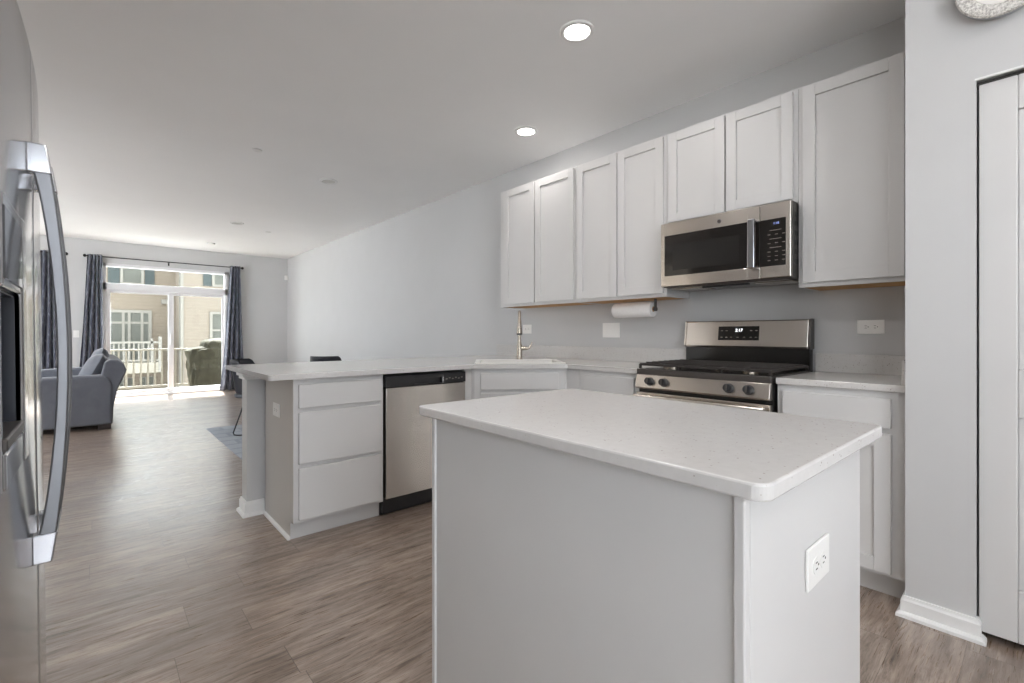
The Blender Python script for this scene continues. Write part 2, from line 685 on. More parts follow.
# far wall with the slider opening and the living room window
SX0, SX1, SZ1 = 0.075, 1.99, 2.375
WX0, WX1, WZ0, WZ1 = -2.3, -0.80, 0.62, 2.32
b = MB()
b.box(-3.2, WX0, YF, YF + 0.14, 0, ZC)
b.box(WX0, WX1, YF, YF + 0.14, 0, WZ0)
b.box(WX0, WX1, YF, YF + 0.14, WZ1, ZC)
b.box(WX1, SX0, YF, YF + 0.14, 0, ZC)
b.box(SX0, SX1, YF, YF + 0.14, SZ1, ZC)
b.box(SX1, XR, YF, YF + 0.14, 0, ZC)
struct(b, 'wall_far', M['wall'])
# left: kitchen wall behind the fridge, then the wider living room
struct(MB().box(-1.10, -0.98, -2.8, -1.6, 0, ZC).box(-1.10, -0.98, -0.6, 2.9, 0, ZC).box(-1.10, -0.98, -1.6, -0.6, 0, 1.15).box(-1.10, -0.98, -1.6, -0.6, 2.3, ZC).box(-3.08, -0.98, 2.9, 3.02, 0, ZC), 'wall_left', M['wall'])
# living room side wall with two tall unseen windows, added to bring in daylight
b = MB()
SWZ0, SWZ1 = 0.25, 2.55
b.box(-3.2, -3.08, 2.9, YF, 0, SWZ0).box(-3.2, -3.08, 2.9, YF, SWZ1, ZC)
ed = [2.9, 4.4, 6.6, 6.9, 9.1, YF]
for i in range(0, 6, 2):
    b.box(-3.2, -3.08, ed[i], ed[i + 1], SWZ0, SWZ1)
struct(b, 'wall_side', M['wall'])
for i in (1, 3):
    b = MB()
    for q0, q1 in ((ed[i], ed[i] + 0.05), ((ed[i] + ed[i + 1]) / 2 - 0.025, (ed[i] + ed[i + 1]) / 2 + 0.025), (ed[i + 1] - 0.05, ed[i + 1])):
        b.box(-3.17, -3.11, q0, q1, SWZ0 + 0.05, SWZ1 - 0.05)
    b.box(-3.17, -3.11, ed[i], ed[i + 1], SWZ0, SWZ0 + 0.05).box(-3.17, -3.11, ed[i], ed[i + 1], SWZ1 - 0.05, SWZ1)
    struct(b, 'window_%d' % (i // 2 + 4), M['vinyl'])
# behind the camera: the street wall; its wide window is unseen, added for daylight
b = MB()
b.box(-1.10, -0.93, -2.72, -2.6, 0, ZC)
b.box(0.50, XR, -2.72, -2.6, 0, ZC)
b.box(-0.93, 0.50, -2.72, -2.6, 0, 0.25)
b.box(-0.93, 0.50, -2.72, -2.6, 2.45, ZC)
struct(b, 'wall_front', M['wall'])
b = MB()
for x0, x1 in ((-0.93, -0.87), (-0.245, -0.185), (0.44, 0.50)):
    b.box(x0, x1, -2.70, -2.62, 0.25, 2.45)
b.box(-0.93, 0.50, -2.70, -2.62, 0.25, 0.31).box(-0.93, 0.50, -2.70, -2.62, 2.39, 2.45)
struct(b, 'window_3', M['vinyl'], bevel=0.004)
b = MB()
for q0, q1 in ((-1.6, -1.55), (-1.125, -1.075), (-0.65, -0.6)):
    b.box(-1.07, -1.01, q0, q1, 1.20, 2.25)
b.box(-1.07, -1.01, -1.6, -0.6, 1.15, 1.20).box(-1.07, -1.01, -1.6, -0.6, 2.25, 2.3)
struct(b, 'window_2', M['vinyl'], bevel=0.004)  # unseen kitchen window, added to light the island front and pantry wall
# pantry wall
DY1, DY0, DZ = 0.161, -0.63, 2.066
b = MB()
b.box(PX, PX + 0.11, DY1, PY, 0, ZC)
b.box(PX + 0.11, XR, PY - 0.11, PY, 0, ZC)
b.box(PX, PX + 0.11, DY0, DY1, DZ, ZC)
b.box(PX, PX + 0.11, -2.6, DY0, 0, ZC)
struct(b, 'wall_pantry', M['wall'])
# half wall carrying the peninsula's bar side
struct(MB().box(0.70, XR, 3.235, 3.36, 0, 0.882), 'wall_peninsula', M['wall'])


def base_sweep(mb, path, side, h=0.082):
    """sweeps the board's profile along a floor path; mitred corners; side=+1: board stands left of the path"""
    prof = [(0, 0), (0.028, 0), (0.027, 0.012), (0.018, 0.021), (0.014, 0.022), (0.014, h - 0.018), (0.010, h - 0.010), (0.008, h), (0, h)]
    pts = [Vector((x, y, 0)) for x, y in path]
    nr = []
    for p, q in zip(pts, pts[1:]):
        d = (q - p).normalized()
        nr.append(Vector((-d.y, d.x, 0)) * side)
    offs = []
    for i in range(len(pts)):
        if i == 0:
            offs.append(nr[0])
        elif i == len(pts) - 1:
            offs.append(nr[-1])
        else:
            m = (nr[i - 1] + nr[i]).normalized()
            offs.append(m / m.dot(nr[i]))
    rings = [[mb.bm.verts.new(p + o * n + Vector((0, 0, z))) for n, z in prof] for p, o in zip(pts, offs)]
    k = len(prof)
    for r0, r1 in zip(rings, rings[1:]):
        for i in range(k):
            j = (i + 1) % k
            mb.bm.faces.new([r0[i], r0[j], r1[j], r1[i]])
    mb.bm.faces.new(list(reversed(rings[0])))
    mb.bm.faces.new(rings[-1])
    return mb


# planes: a to the right as seen, n towards the viewer
FR = F(XR, 0, 0, -1)        # range wall, n = -x ; a = -y
FP = F(PX, 0, 0, -1)        # pantry wall
b = base_sweep(MB(), [(2.515, PY), (PX, PY), (PX, DY1), (PX + 0.02, DY1)], -1)
struct(b, 'baseboard_pantry', M['trim'])
b = base_sweep(MB(), [(0.797, 3.235), (0.70, 3.235), (0.70, 3.36), (XR, 3.36)], 1, 0.09)
struct(b, 'baseboard_peninsula', M['trim'])
struct(base_sweep(MB(), [(XR, 3.40), (XR, YF)], 1, 0.09), 'baseboard_right', M['trim'])
FF = F(0, YF, 1, 0)
struct(base_sweep(base_sweep(MB(), [(SX1 + 0.03, YF), (XR, YF)], -1, 0.09), [(-3.08, YF), (SX0 - 0.03, YF)], -1, 0.09), 'baseboard_far', M['trim'])
struct(base_sweep(MB(), [(-0.98, -2.6), (-0.98, 2.9)], -1, 0.09), 'baseboard_left', M['trim'])
# white cap moulding around the top of the half wall's end
b = MB()
b.box(0.684, 0.797, 3.219, 3.234, 0.845, 0.882)
b.box(0.684, 0.699, 3.234, 3.376, 0.845, 0.882)
b.box(0.672, 0.797, 3.207, 3.219, 0.865, 0.882)
b.box(0.672, 0.684, 3.219, 3.388, 0.865, 0.882)
struct(b, 'trim_1', M['trim'], bevel=0.002)

# pantry door: two-panel folding leaf in a plain drywall opening
FD = F(PX + 0.025, 0, 0, -1)


def door_leaf(y1, y0, name='door_1'):
    b = MB()
    f = FD
    a0, a1, z0, z1, st = -y1, -y0, 0.027, 2.049, 0.098
    t = 0.035
    zs = [(z0, 0.212), (0.828, 0.999), (1.927, z1)]
    b.fbox(f, a0, a0 + st, -t, 0, z0, z1)
    b.fbox(f, a1 - st, a1, -t, 0, z0, z1)
    for q0, q1 in zs:
        b.fbox(f, a0 + st, a1 - st, -t, 0, q0, q1)
    for q0, q1 in ((0.212, 0.828), (0.999, 1.927)):
        b.fbox(f, a0 + st, a1 - st, -t, -0.012, q0, q1)
        b.fbox(f, a0 + st + 0.03, a1 - st - 0.03, -t, -0.004, q0 + 0.03, q1 - 0.03)
    return b


d1 = struct(door_leaf(0.155, -0.225), 'door_1', M['cab'], bevel=0.004)
d2 = struct(door_leaf(-0.229, -0.61), 'door_2', M['cab'], bevel=0.004)
k = MB().lathe(FD.p(0.20, 0, 0.95), FD.n, [(0.008, 0), (0.008, 0.012), (0.016, 0.018), (0.016, 0.028), (0.008, 0.032)])
k.build('knob', M['nickel'], d1, smooth=True)
struct(MB().box(PX - 0.002, PX + 0.012, DY0, DY1 + 0.003, DZ - 0.006, DZ + 0.001), 'trim_2', M['trim'], bevel=0.001)
struct(MB().box(PX + 0.03, PX + 0.06, DY0, DY1, DZ - 0.022, DZ - 0.006), 'trim_3', M['slot'])

# ------------------------------------------------------------------ sliding glass door on the far wall
b = MB()
y0, y1 = YF - 0.015, YF + 0.11
b.box(SX0, SX0 + 0.05, y0, y1, 0, SZ1)
b.box(SX1 - 0.05, SX1, y0, y1, 0, SZ1)
b.box(SX0, SX1, y0, y1, SZ1 - 0.055, SZ1)
b.box(SX0, SX1, y0, y1, 1.905, 2.03)
b.box(SX0, SX1, y0 - 0.03, y1, 0, 0.035)
door = struct(b, 'door_3', M['vinyl'], bevel=0.004)


def sash(x0, x1, ya, yb, lw, rw):
    b = MB()
    b.box(x0, x0 + lw, ya, yb, 0.035, 1.905)
    b.box(x1 - rw, x1, ya, yb, 0.035, 1.905)
    b.box(x0 + lw, x1 - rw, ya, yb, 1.86, 1.905)
    b.box(x0 + lw, x1 - rw, ya, yb, 0.035, 0.11)
    s = b.build('sash', M['vinyl'], door, bevel=0.004)
    MB().box(x0 + lw, x1 - rw, ya + 0.015, ya + 0.021, 0.11, 1.86).build('pane', M['glass'], s)
    return s


s1 = sash(SX0 + 0.05, 1.10, YF + 0.01, YF + 0.045, 0.055, 0.085)
MB().box(0.985 + 0.06, 0.985 + 0.08, YF - 0.03, YF + 0.01, 0.92, 1.14).build('pull_handle', M['vinyl'], s1, bevel=0.004)
sash(1.015, SX1 - 0.05, YF + 0.05, YF + 0.085, 0.085, 0.045)
MB().box(SX0 + 0.05, SX1 - 0.05, YF + 0.04, YF + 0.046, 2.03, SZ1 - 0.055).build('transom_pane', M['glass'], door)
b = MB()
b.box(WX0, WX0 + 0.05, y0, y1, WZ0, WZ1).box(WX1 - 0.05, WX1, y0, y1, WZ0, WZ1)
b.box(WX0 + 0.05, WX1 - 0.05, y0, y1, WZ0, WZ0 + 0.05).box(WX0 + 0.05, WX1 - 0.05, y0, y1, WZ1 - 0.05, WZ1)
b.box(WX0 + 0.05, WX1 - 0.05, y0 + 0.03, y1 - 0.03, 1.45, 1.5)
b.box(-1.57, -1.53, y0 + 0.03, y1 - 0.03, WZ0 + 0.05, WZ1 - 0.05)
w1 = struct(b, 'window_1', M['vinyl'], bevel=0.004)
MB().box(WX0 + 0.05, WX1 - 0.05, YF + 0.04, YF + 0.046, WZ0 + 0.05, WZ1 - 0.05).build('pane', M['glass'], w1)

# ------------------------------------------------------------------ kitchen island
ISL = (1.072, 0.7513)
IR = -0.0132
isl = thing('kitchen_island', (ISL[0], ISL[1], 0), 'white painted kitchen island base in the foreground standing alone on the floor', 'kitchen island', rz=IR)
x0, x1, ya, yb = -0.336, 0.296, -0.4635, 0.4235
b = MB()
b.box(x0 + 0.02, x1, ya + 0.018, yb - 0.018, 0.0, 0.883)
b.build('body', M['cab'], isl)
MB().box(x0 + 0.006, x0 + 0.02, ya + 0.018, yb - 0.016, 0.0, 0.883).build('back_panel', M['cab'], isl, bevel=0.001)
MB().box(x0 + 0.02, x1, ya, ya + 0.018, 0.0, 0.883).build('end_panel', M['cab'], isl, bevel=0.001)
MB().box(x0 + 0.02, x1, yb - 0.018, yb, 0.0, 0.883).build('end_panel', M['cab'], isl, bevel=0.001)
MB().box(x0, x0 + 0.02, ya, ya + 0.018, 0.0, 0.883).build('corner_trim', M['cab'], isl, bevel=0.003)
MB().box(x0, x0 + 0.02, yb - 0.016, yb, 0.0, 0.883).build('corner_trim', M['cab'], isl, bevel=0.003)
fi = F(x1, 0, 0, 1)   # n = +x
for a0, a1 in ((ya + 0.012, -0.025), (-0.015, yb - 0.012)):
    MB().fbox(fi, a0, a1, 0.007, 0.036, 0.74, 0.865).build('drawer', M['cab'], isl, bevel=0.003)
    shaker(MB(), fi, a0, a1, 0.115, 0.725, n0=0.007, t=0.029).build('door', M['cab'], isl, bevel=0.0015)

ctr = thing('island_countertop', (ISL[0], ISL[1], 0.884), 'speckled white quartz slab with rounded corners on the foreground island', 'countertop', rz=IR)


def rounded(x0, x1, y0, y1, r, n=8):
    pts = []
    for cx, cy, s in ((x1 - r, y1 - r, 0), (x0 + r, y1 - r, 1), (x0 + r, y0 + r, 2), (x1 - r, y0 + r, 3)):
        for i in range(n + 1):
            t = (s + i / n) * PI / 2
            pts.append((cx + r * math.cos(t), cy + r * math.sin(t)))
    return pts


MB().prism([(x, y, 0) for x, y in rounded(-0.352, 0.343, -0.5000, 0.4880, 0.026)], (0, 0, 0.027)).build('slab', M['quartz'], ctr, bevel=0.004)


# ------------------------------------------------------------------ outlets and switch plates
def plate(name, f, a, z, w, h, label, kind, group=None, cat='outlet', n0=0.0):
    t = thing(name, tuple(f.p(a, n0, z - h / 2)), label, cat, group)
    MB().fbox(f, a - w / 2, a + w / 2, n0 + 0.0005, n0 + 0.006, z - h / 2, z + h / 2).build('cover_plate', M['plastic'], t, bevel=0.002)
    horiz = w > h
    if kind == 'duplex':
        for s in (-1, 1):
            ca, cz = (a + s * 0.020, z) if horiz else (a, z + s * 0.020)
            c = f.p(ca, n0 + 0.006, cz)
            r = MB().lathe(c, f.n, [(0.0165, 0), (0.0165, 0.0015)], 20).build('receptacle', M['plastic'], t)
            sl = MB()
            for q in (-1, 1):
                if horiz:
                    sl.fbox(f, ca - 0.005, ca + 0.004, n0 + 0.0075, n0 + 0.008, cz + q * 0.006 - 0.001, cz + q * 0.006 + 0.001)
                else:
                    sl.fbox(f, ca + q * 0.006 - 0.001, ca + q * 0.006 + 0.001, n0 + 0.0075, n0 + 0.008, cz - 0.004, cz + 0.005)
            if horiz:
                sl.lathe(f.p(ca + 0.010, n0 + 0.0075, cz), f.n, [(0.0024, 0), (0.0024, 0.0005)], 10)
            else:
                sl.lathe(f.p(ca, n0 + 0.0075, cz - 0.010), f.n, [(0.0024, 0), (0.0024, 0.0005)], 10)
            sl.build('slots', M['slot'], r)
    elif kind == 'rockers':
        for i in (-1, 0, 1)[:]:
            MB().fbox(f, a + i * 0.046 - 0.016, a + i * 0.046 + 0.016, n0 + 0.006, n0 + 0.009, z - 0.033, z + 0.033).build('rocker', M['plastic'], t, bevel=0.002)
    elif kind == 'rocker':
        MB().fbox(f, a - 0.016, a + 0.016, n0 + 0.006, n0 + 0.009, z - 0.033, z + 0.033).build('rocker', M['plastic'], t, bevel=0.002)
    return t


plate('wall_outlet', FR, -0.605, 1.165, 0.118, 0.075, 'white horizontal outlet on the wall right of the range', 'duplex')
plate('wall_switch', FR, -2.285, 1.158, 0.165, 0.118, 'wide white three rocker switch plate under the paper towel roll', 'rockers', cat='switch')
plate('wall_outlet', FR, -3.262, 1.174, 0.118, 0.085, 'small white outlet on the wall behind the tall faucet', 'duplex')
plate('wall_switch', FF, -0.262, 1.13, 0.075, 0.12, 'small white switch plate on the far wall left of the window curtain', 'rocker', cat='switch')
FSIDE = F(0.798, 0, 0, -1)
plate('cabinet_outlet', FSIDE, -2.955, 0.682, 0.125, 0.076, 'white outlet on the shaded end panel of the peninsula', 'duplex', n0=0.0)
ca, sa = math.cos(IR), math.sin(IR)
fe = F(ISL[0] - sa * ya, ISL[1] + ca * ya, ca, sa)
plate('cabinet_outlet', fe, -0.018, 0.688, 0.124, 0.077, 'white outlet on the end panel of the foreground island', 'duplex', n0=0.0)

# ------------------------------------------------------------------ peninsula cabinets
PYF = 2.655
FPEN = F(0, PYF, 1, 0)      # a = x, n = -y
t = thing('drawer_cabinet', (1.06, 2.95, 0), 'white base cabinet with three stacked drawers at the end of the peninsula', 'cabinet')
b = MB().box(0.80, 1.322, PYF, 3.206, 0.10, 0.883)
b.build('body', M['cab'], t, bevel=0.001)
MB().box(0.798, 0.8005, PYF + 0.001, 3.206, 0.10, 0.883).box(0.798, 0.8005, PYF + 0.055, 3.206, 0.0, 0.10).build('end_panel', M['cab_shaded'], t)
MB().box(0.801, 1.322, PYF + 0.056, 3.206, 0.0, 0.10).build('toe_kick', M['cab'], t)
MB().prism([(0.798, PYF + 0.05, 0), (0.784, PYF + 0.05, 0), (0.786, PYF + 0.05, 0.010), (0.792, PYF + 0.05, 0.017), (0.798, PYF + 0.05, 0.018)], (0, 0.49, 0)).build('shoe_molding', M['trim'], t)
for z0, z1 in ((0.7235, 0.8525), (0.4192, 0.6993), (0.118, 0.397)):
    MB().fbox(FPEN, 0.824, 1.299, 0, 0.02, z0, z1).build('drawer', M['cab'], t, bevel=0.003)

# dishwasher
t = thing('dishwasher', (1.63, 2.95, 0), 'stainless steel dishwasher with black control strip in the peninsula', 'dishwasher')
DA0, DA1 = 1.329, 1.930
MB().box(DA0, DA1, PYF + 0.02, 3.20, 0.02, 0.872).build('tub', M['black'], t)
b = MB().fbox(FPEN, DA0 + 0.002, DA1 - 0.002, -0.02, 0.022, 0.115, 0.795)
b.build('door', M['steel_v'], t, bevel=0.004)
b = MB()
pa0, pa1 = 1.53, 1.735
b.fbox(FPEN, DA0, pa0, -0.02, 0.024, 0.798, 0.868)
b.fbox(FPEN, pa1, DA1, -0.02, 0.024, 0.798, 0.868)
b.fbox(FPEN, pa0, pa1, -0.02, 0.024, 0.843, 0.868)
b.fbox(FPEN, pa0, pa1, -0.02, 0.024, 0.798, 0.806)
b.fbox(FPEN, pa0, pa1, -0.02, 0.002, 0.806, 0.843)
cp = b.build('control_panel', M['black'], t, bevel=0.002)
for i, a in enumerate((1.765, 1.79, 1.815, 1.84, 1.865, 1.89)):
    MB().fbox(FPEN, a, a + 0.014, 0.024, 0.0248, 0.822 + 0.006 * (i % 2), 0.829 + 0.006 * (i % 2)).build('button', M['print'], cp)
MB().fbox(FPEN, pa1 + 0.006, pa1 + 0.010, 0.024, 0.0255, 0.806, 0.843).build('latch_tab', M['chrome'], cp)
MB().fbox(FPEN, DA0 - 0.005, DA1, -0.07, -0.045, 0.003, 0.10).build('toe_panel', M['black'], t)

# corner sink cabinet, its diagonal front towards the room
D0, D1 = Vector((1.979, 2.615)), Vector((2.499, 2.198))
A = (D1 - D0).normalized()
FDG = F(D0.x, D0.y, A.x, A.y)     # n points to the room, a from the left kink
LD = (D1 - D0).length
t = thing('sink_cabinet', (2.75, 2.95, 0), 'white corner sink base cabinet with a diagonal front', 'cabinet')
k0 = FDG.p(0.012, -0.03, 0)
k1 = FDG.p(LD - 0.012, -0.03, 0)
XF = 2.521                       # face of the base cabinets on the range wall
poly = [(1.934, PYF, 0), (k0.x, PYF, 0), (k0.x, k0.y, 0), (k1.x, k1.y, 0), (XF, k1.y, 0), (XF, 2.11, 0), (3.10, 2.11, 0), (3.10, 3.20, 0), (1.934, 3.20, 0)]
poly = [(1.934, PYF), (k0.x - 0.01, PYF), (k0.x, k0.y), (k1.x, k1.y), (XF, k1.y - 0.004), (XF, 2.105), (3.10, 2.105), (3.10, 3.20), (1.934, 3.20)]
MB().prism([(x, y, 0.10) for x, y in poly], (0, 0, 0.56)).build('body', M['cab'], t)
# upper band is a hollow frame so that the basin hangs free inside it
inn = [(2.02, 2.74), (2.06, 2.68), (2.53, 2.29), (2.60, 2.20), (3.05, 2.20), (3.05, 3.15), (2.02, 3.15)]
MB().prism([(x, y, 0.66) for x, y in poly], (0, 0, 0.223), [[(x, y, 0.66) for x, y in inn]]).build('top_frame', M['cab'], t)
tk = [(1.934, PYF + 0.06), (k0.x + 0.03, k0.y + 0.08), (k1.x + 0.06, k1.y + 0.06), (XF + 0.06, 2.105), (3.10, 2.105), (3.10, 3.20), (1.934, 3.20)]
MB().prism([(x, y, 0.0) for x, y in tk], (0, 0, 0.10)).build('toe_kick', M['cab'], t)
MB().fbox(FDG, 0.055, LD - 0.062, -0.03, -0.01, 0.735, 0.853).build('false_front', M['cab'], t, bevel=0.003)
for a0, a1 in ((0.055, LD / 2 - 0.006), (LD / 2 + 0.0, LD - 0.062)):
    shaker(MB(), FDG, a0, a1, 0.118, 0.712, n0=-0.03).build('door', M['cab'], t, bevel=0.0015)

# base cabinets left and right of the range
FB = F(XF, 0, 0, -1)


def base_cabinet(y1, y0, f1, f0, label):
    t = thing('base_cabinet', ((XF + XR) / 2, (y0 + y1) / 2, 0), label, 'cabinet')
    MB().box(XF, XR - 0.03, y0, y1, 0.10, 0.883).build('body', M['cab'], t, bevel=0.001)
    MB().box(XF + 0.06, XR - 0.03, y0, y1, 0, 0.10).build('toe_kick', M['cab'], t)
    MB().fbox(FB, -f1, -f0, 0, 0.02, 0.728, 0.853).build('drawer', M['cab'], t, bevel=0.003)
    shaker(MB(), FB, -f1, -f0, 0.118, 0.704).build('door', M['cab'], t, bevel=0.0015)
    return t


base_cabinet(2.103, 1.634, 2.052, 1.66, 'white base cabinet between the range and the corner sink')
base_cabinet(0.855, PY + 0.002, 0.829, 0.417, 'white base cabinet right of the range beside the pantry wall')

# ------------------------------------------------------------------ quartz worktops
CT0, CT1 = 0.884, 0.914
t = thing('countertop', (2.0, 3.0, CT0), 'long white quartz worktop running over the peninsula and around the sink corner', 'countertop')
SA0, SA1, SN0, SN1 = 0.012, LD - 0.004, -0.052, -0.50     # sink outline on the diagonal
hole = [FDG.p(a, n, CT0) for a, n in ((SA0 + 0.03, SN0 - 0.03), (SA1 - 0.03, SN0 - 0.03), (SA1 - 0.03, SN1 + 0.03), (SA0 + 0.03, SN1 + 0.03))]
r = 0.02
pts = [(0.667 + r - r * math.cos(u * PI / 10), 2.615 + r - r * math.sin(u * PI / 10)) for u in range(6)]
pts += [(D0.x, D0.y), (D1.x, D1.y), (D1.x, 1.633), (XR - 0.002, 1.633), (XR - 0.002, 3.69), (0.667, 3.69)]
MB().prism([(x, y, CT0) for x, y in pts], (0, 0, CT1 - CT0), [hole]).build('slab', M['quartz'], t, bevel=0.003)
MB().box(XR - 0.022, XR - 0.002, 1.633, 3.70, CT1, 1.022).build('backsplash', M['quartz'], t, bevel=0.002)
t = thing('countertop', (2.8, 0.61, CT0), 'short white quartz worktop between the range and the pantry wall', 'countertop')
MB().box(D1.x, XR - 0.002, PY + 0.001, 0.857, CT0, CT1).build('slab', M['quartz'], t, bevel=0.003)
MB().box(XR - 0.022, XR - 0.002, PY + 0.022, 0.857, CT1, 1.016).build('backsplash', M['quartz'], t, bevel=0.002)
MB().box(2.506, XR - 0.002, PY + 0.001, PY + 0.022, CT1, 1.016).build('side_splash', M['quartz'], t, bevel=0.002)

# sink and faucet
t = thing('sink', tuple(FDG.p(LD / 2, -0.28, CT1)), 'white drop-in sink set into the corner worktop', 'sink')
o = [FDG.p(a, n, CT1) for a, n in ((SA0, SN0), (SA1, SN0), (SA1, SN1), (SA0, SN1))]
h = [FDG.p(a, n, CT1) for a, n in ((SA0 + 0.04, SN0 - 0.04), (SA1 - 0.04, SN0 - 0.04), (SA1 - 0.04, SN1 + 0.04), (SA0 + 0.04, SN1 + 0.04))]
MB().prism(o, (0, 0, 0.009), [h]).build('rim', M['sink'], t, bevel=0.004)
b = MB()
e0, e1, q0, q1 = SA0 + 0.034, SA1 - 0.034, SN0 - 0.034, SN1 + 0.034
b.fbox(FDG, e0, e1, q0, q0 - 0.006, 0.72, CT1 + 0.004)
b.fbox(FDG, e0, e1, q1 + 0.006, q1, 0.72, CT1 + 0.004)
b.fbox(FDG, e0, e0 + 0.006, q0 - 0.006, q1 + 0.006, 0.72, CT1 + 0.004)
b.fbox(FDG, e1 - 0.006, e1, q0 - 0.006, q1 + 0.006, 0.72, CT1 + 0.004)
b.fbox(FDG, e0, e1, q0, q1, 0.714, 0.72)
b.build('basin', M['sink'], t)
MB().lathe(FDG.p(LD / 2, (q0 + q1) / 2, 0.72), (0, 0, 1), [(0.042, 0), (0.04, 0.003), (0.012, 0.002)]).build('drain', M['nickel'], t, smooth=True)

fx, fy = 2.605, 2.810
t = thing('kitchen_faucet', (fx, fy, CT1), 'tall brushed nickel pull-down faucet behind the corner sink', 'faucet')
dr = Vector((-0.68, -0.733, 0))
b = MB()
b.lathe((fx, fy, CT1), (0, 0, 1), [(0.029, 0), (0.029, 0.006), (0.0235, 0.012), (0.0225, 0.115), (0.018, 0.135), (0.0145, 0.15), (0.0145, 0.17)], 24)
b.build('base', M['nickel'], t, smooth=True)
P0 = Vector((fx, fy, 0))
arc = [P0 + Vector((0, 0, 1.07)), P0 + Vector((0, 0, 1.23))]
R = 0.075
for i in range(1, 13):
    th = PI * i / 12
    arc.append(P0 + dr * (R - R * math.cos(th)) + Vector((0, 0, 1.23 + R * math.sin(th))))
MB().tube(arc, 0.0125, 14).build('spout', M['nickel'], t, smooth=True)
tip = P0 + dr * 2 * R
b = MB().lathe(tip + Vector((0, 0, 1.236)), (0, 0, -1), [(0.013, 0), (0.015, 0.01), (0.017, 0.04), (0.0215, 0.085), (0.0225, 0.104)], 22)
sh = b.build('spray_head', M['nickel'], t, smooth=True)
MB().lathe(tip + Vector((0, 0, 1.132)), (0, 0, -1), [(0.0225, 0), (0.0235, 0.004), (0.0235, 0.009), (0.018, 0.012)], 22).build('nozzle', M['black'], sh, smooth=True)
sd = Vector((0.74, -0.67, 0))     # handle leaves to the right
b = MB()
b.tube([P0 + Vector((0, 0, 1.01)) + sd * s for s in (0.0, 0.03, 0.06)], 0.016, 14, rs=[0.018, 0.018, 0.016])
b.tube([P0 + sd * 0.055 + Vector((0, 0, 1.008)), P0 + sd * 0.078 + Vector((0, 0, 1.014)), P0 + sd * 0.092 + Vector((0, 0, 1.035)), P0 + sd * 0.102 + Vector((0, 0, 1.062))], 0.006, 10, rs=[0.013, 0.011, 0.008, 0.006])
b.build('handle', M['nickel'], t, smooth=True)

# ------------------------------------------------------------------ upper cabinets
UX = 2.823                        # face frame; doors stand 2 cm proud
FU = F(UX, 0, 0, -1)
ZB, ZT = 1.373, 2.438


def upper(y1, y0, zb, doors, label, name='wall_cabinet', lip=0.006):
    t = thing(name, ((UX + XR) / 2, (y0 + y1) / 2, zb), label, 'cabinet')
    b = MB()
    b.box(UX, XR - 0.002, y0, y1, zb + lip, ZT)
    b.box(UX, UX + 0.019, y0, y1, zb, zb + lip)
    b.box(UX + 0.019, XR - 0.002, y1 - 0.016, y1, zb, zb + lip)
    b.box(UX + 0.019, XR - 0.002, y0, y0 + 0.016, zb, zb + lip)
    b.build('body', M['cab'], t, bevel=0.001)
    MB().box(UX + 0.0195, XR - 0.002, y0 + 0.0165, y1 - 0.0165, zb + lip - 0.004, zb + lip).build('underside', M['rawwood'], t)
    for d1, d0, z0, z1 in doors:
        shaker(MB(), FU, -d1, -d0, z0, z1).build('door', M['cab'], t, bevel=0.0018)
    return t


zt = 2.424
upper(3.300, 2.392, ZB, [(3.236, 2.846, 1.396, zt), (2.832, 2.408, 1.396, zt)], 'white two door wall cabinet at the far left end of the row, above the sink')
upper(2.390, 1.622, ZB, [(2.374, 2.006, 1.396, zt), (1.996, 1.640, 1.396, zt)], 'white two door wall cabinet above the paper towel roll')
upper(1.620, 0.857, 1.832, [(1.600, 1.240, 1.850, zt), (1.230, 0.878, 1.850, zt)], 'short white two door wall cabinet above the microwave')
upper(0.855, PY + 0.001, ZB, [(0.832, 0.418, 1.396, zt)], 'tall white single door wall cabinet right of the microwave beside the pantry wall')

# ------------------------------------------------------------------ microwave
MX = 2.722
FM = F(MX, 0, 0, -1)
my1, my0, mz0, mz1 = 1.604, 0.860, 1.424, 1.828
t = thing('microwave', (2.92, 1.232, mz0), 'stainless over-the-range microwave hanging under the short wall cabinet', 'microwave')
MB().box(MX + 0.03, XR - 0.003, my0, my1, mz0, mz1).build('body', M['darksteel'], t, bevel=0.002)
b = MB()
ga0, ga1, gz0, gz1 = -1.580, -1.078, 1.492, 1.747
seam = -1.012
b.fbox(FM, -my1, ga0, -0.03, 0, mz0 + 0.004, mz1 - 0.002)
b.fbox(FM, ga1, seam - 0.0015, -0.03, 0, mz0 + 0.004, mz1 - 0.002)
b.fbox(FM, ga0, ga1, -0.03, 0, mz0 + 0.004, gz0)
b.fbox(FM, ga0, ga1, -0.03, 0, gz1, mz1 - 0.002)
dr_ = b.build('door', M['steel'], t, bevel=0.001)
MB().fbox(FM, ga0, ga1, -0.028, -0.001, gz0, gz1).build('window', M['blackgloss'], dr_)
MB().fbox(FM, ga0 + 0.055, ga1 - 0.045, -0.002, -0.0004, gz0 + 0.035, gz1 - 0.062).build('window_mesh', M['enamel'], dr_)
hb = MB()
hb.fbox(FM, -1.064, -1.026, 0.026, 0.040, 1.485, 1.755)
hb.fbox(FM, -1.061, -1.029, 0.0, 0.028, 1.485, 1.503).fbox(FM, -1.061, -1.029, 0.0, 0.028, 1.737, 1.755)
hb.build('handle', M['chrome'], dr_, bevel=0.005)
pnl = MB().fbox(FM, seam + 0.0015, -my0, -0.03, 0, mz0 + 0.004, mz1 - 0.002).build('control_panel', M['steel'], t, bevel=0.004)
MB().fbox(FM, -1.034, -0.884, 0.0, 0.0015, 1.491, 1.742).build('touch_glass', M['blackgloss'], pnl, bevel=0.0005)
MB().fbox(FM, -0.955, -0.906, 0.0015, 0.002, 1.706, 1.727).build('display', M['enamel'], pnl)
text('1:18', 'display_digits', FM, -0.930, 0.0022, 1.7165, 0.016, M['blue_led'], pnl)
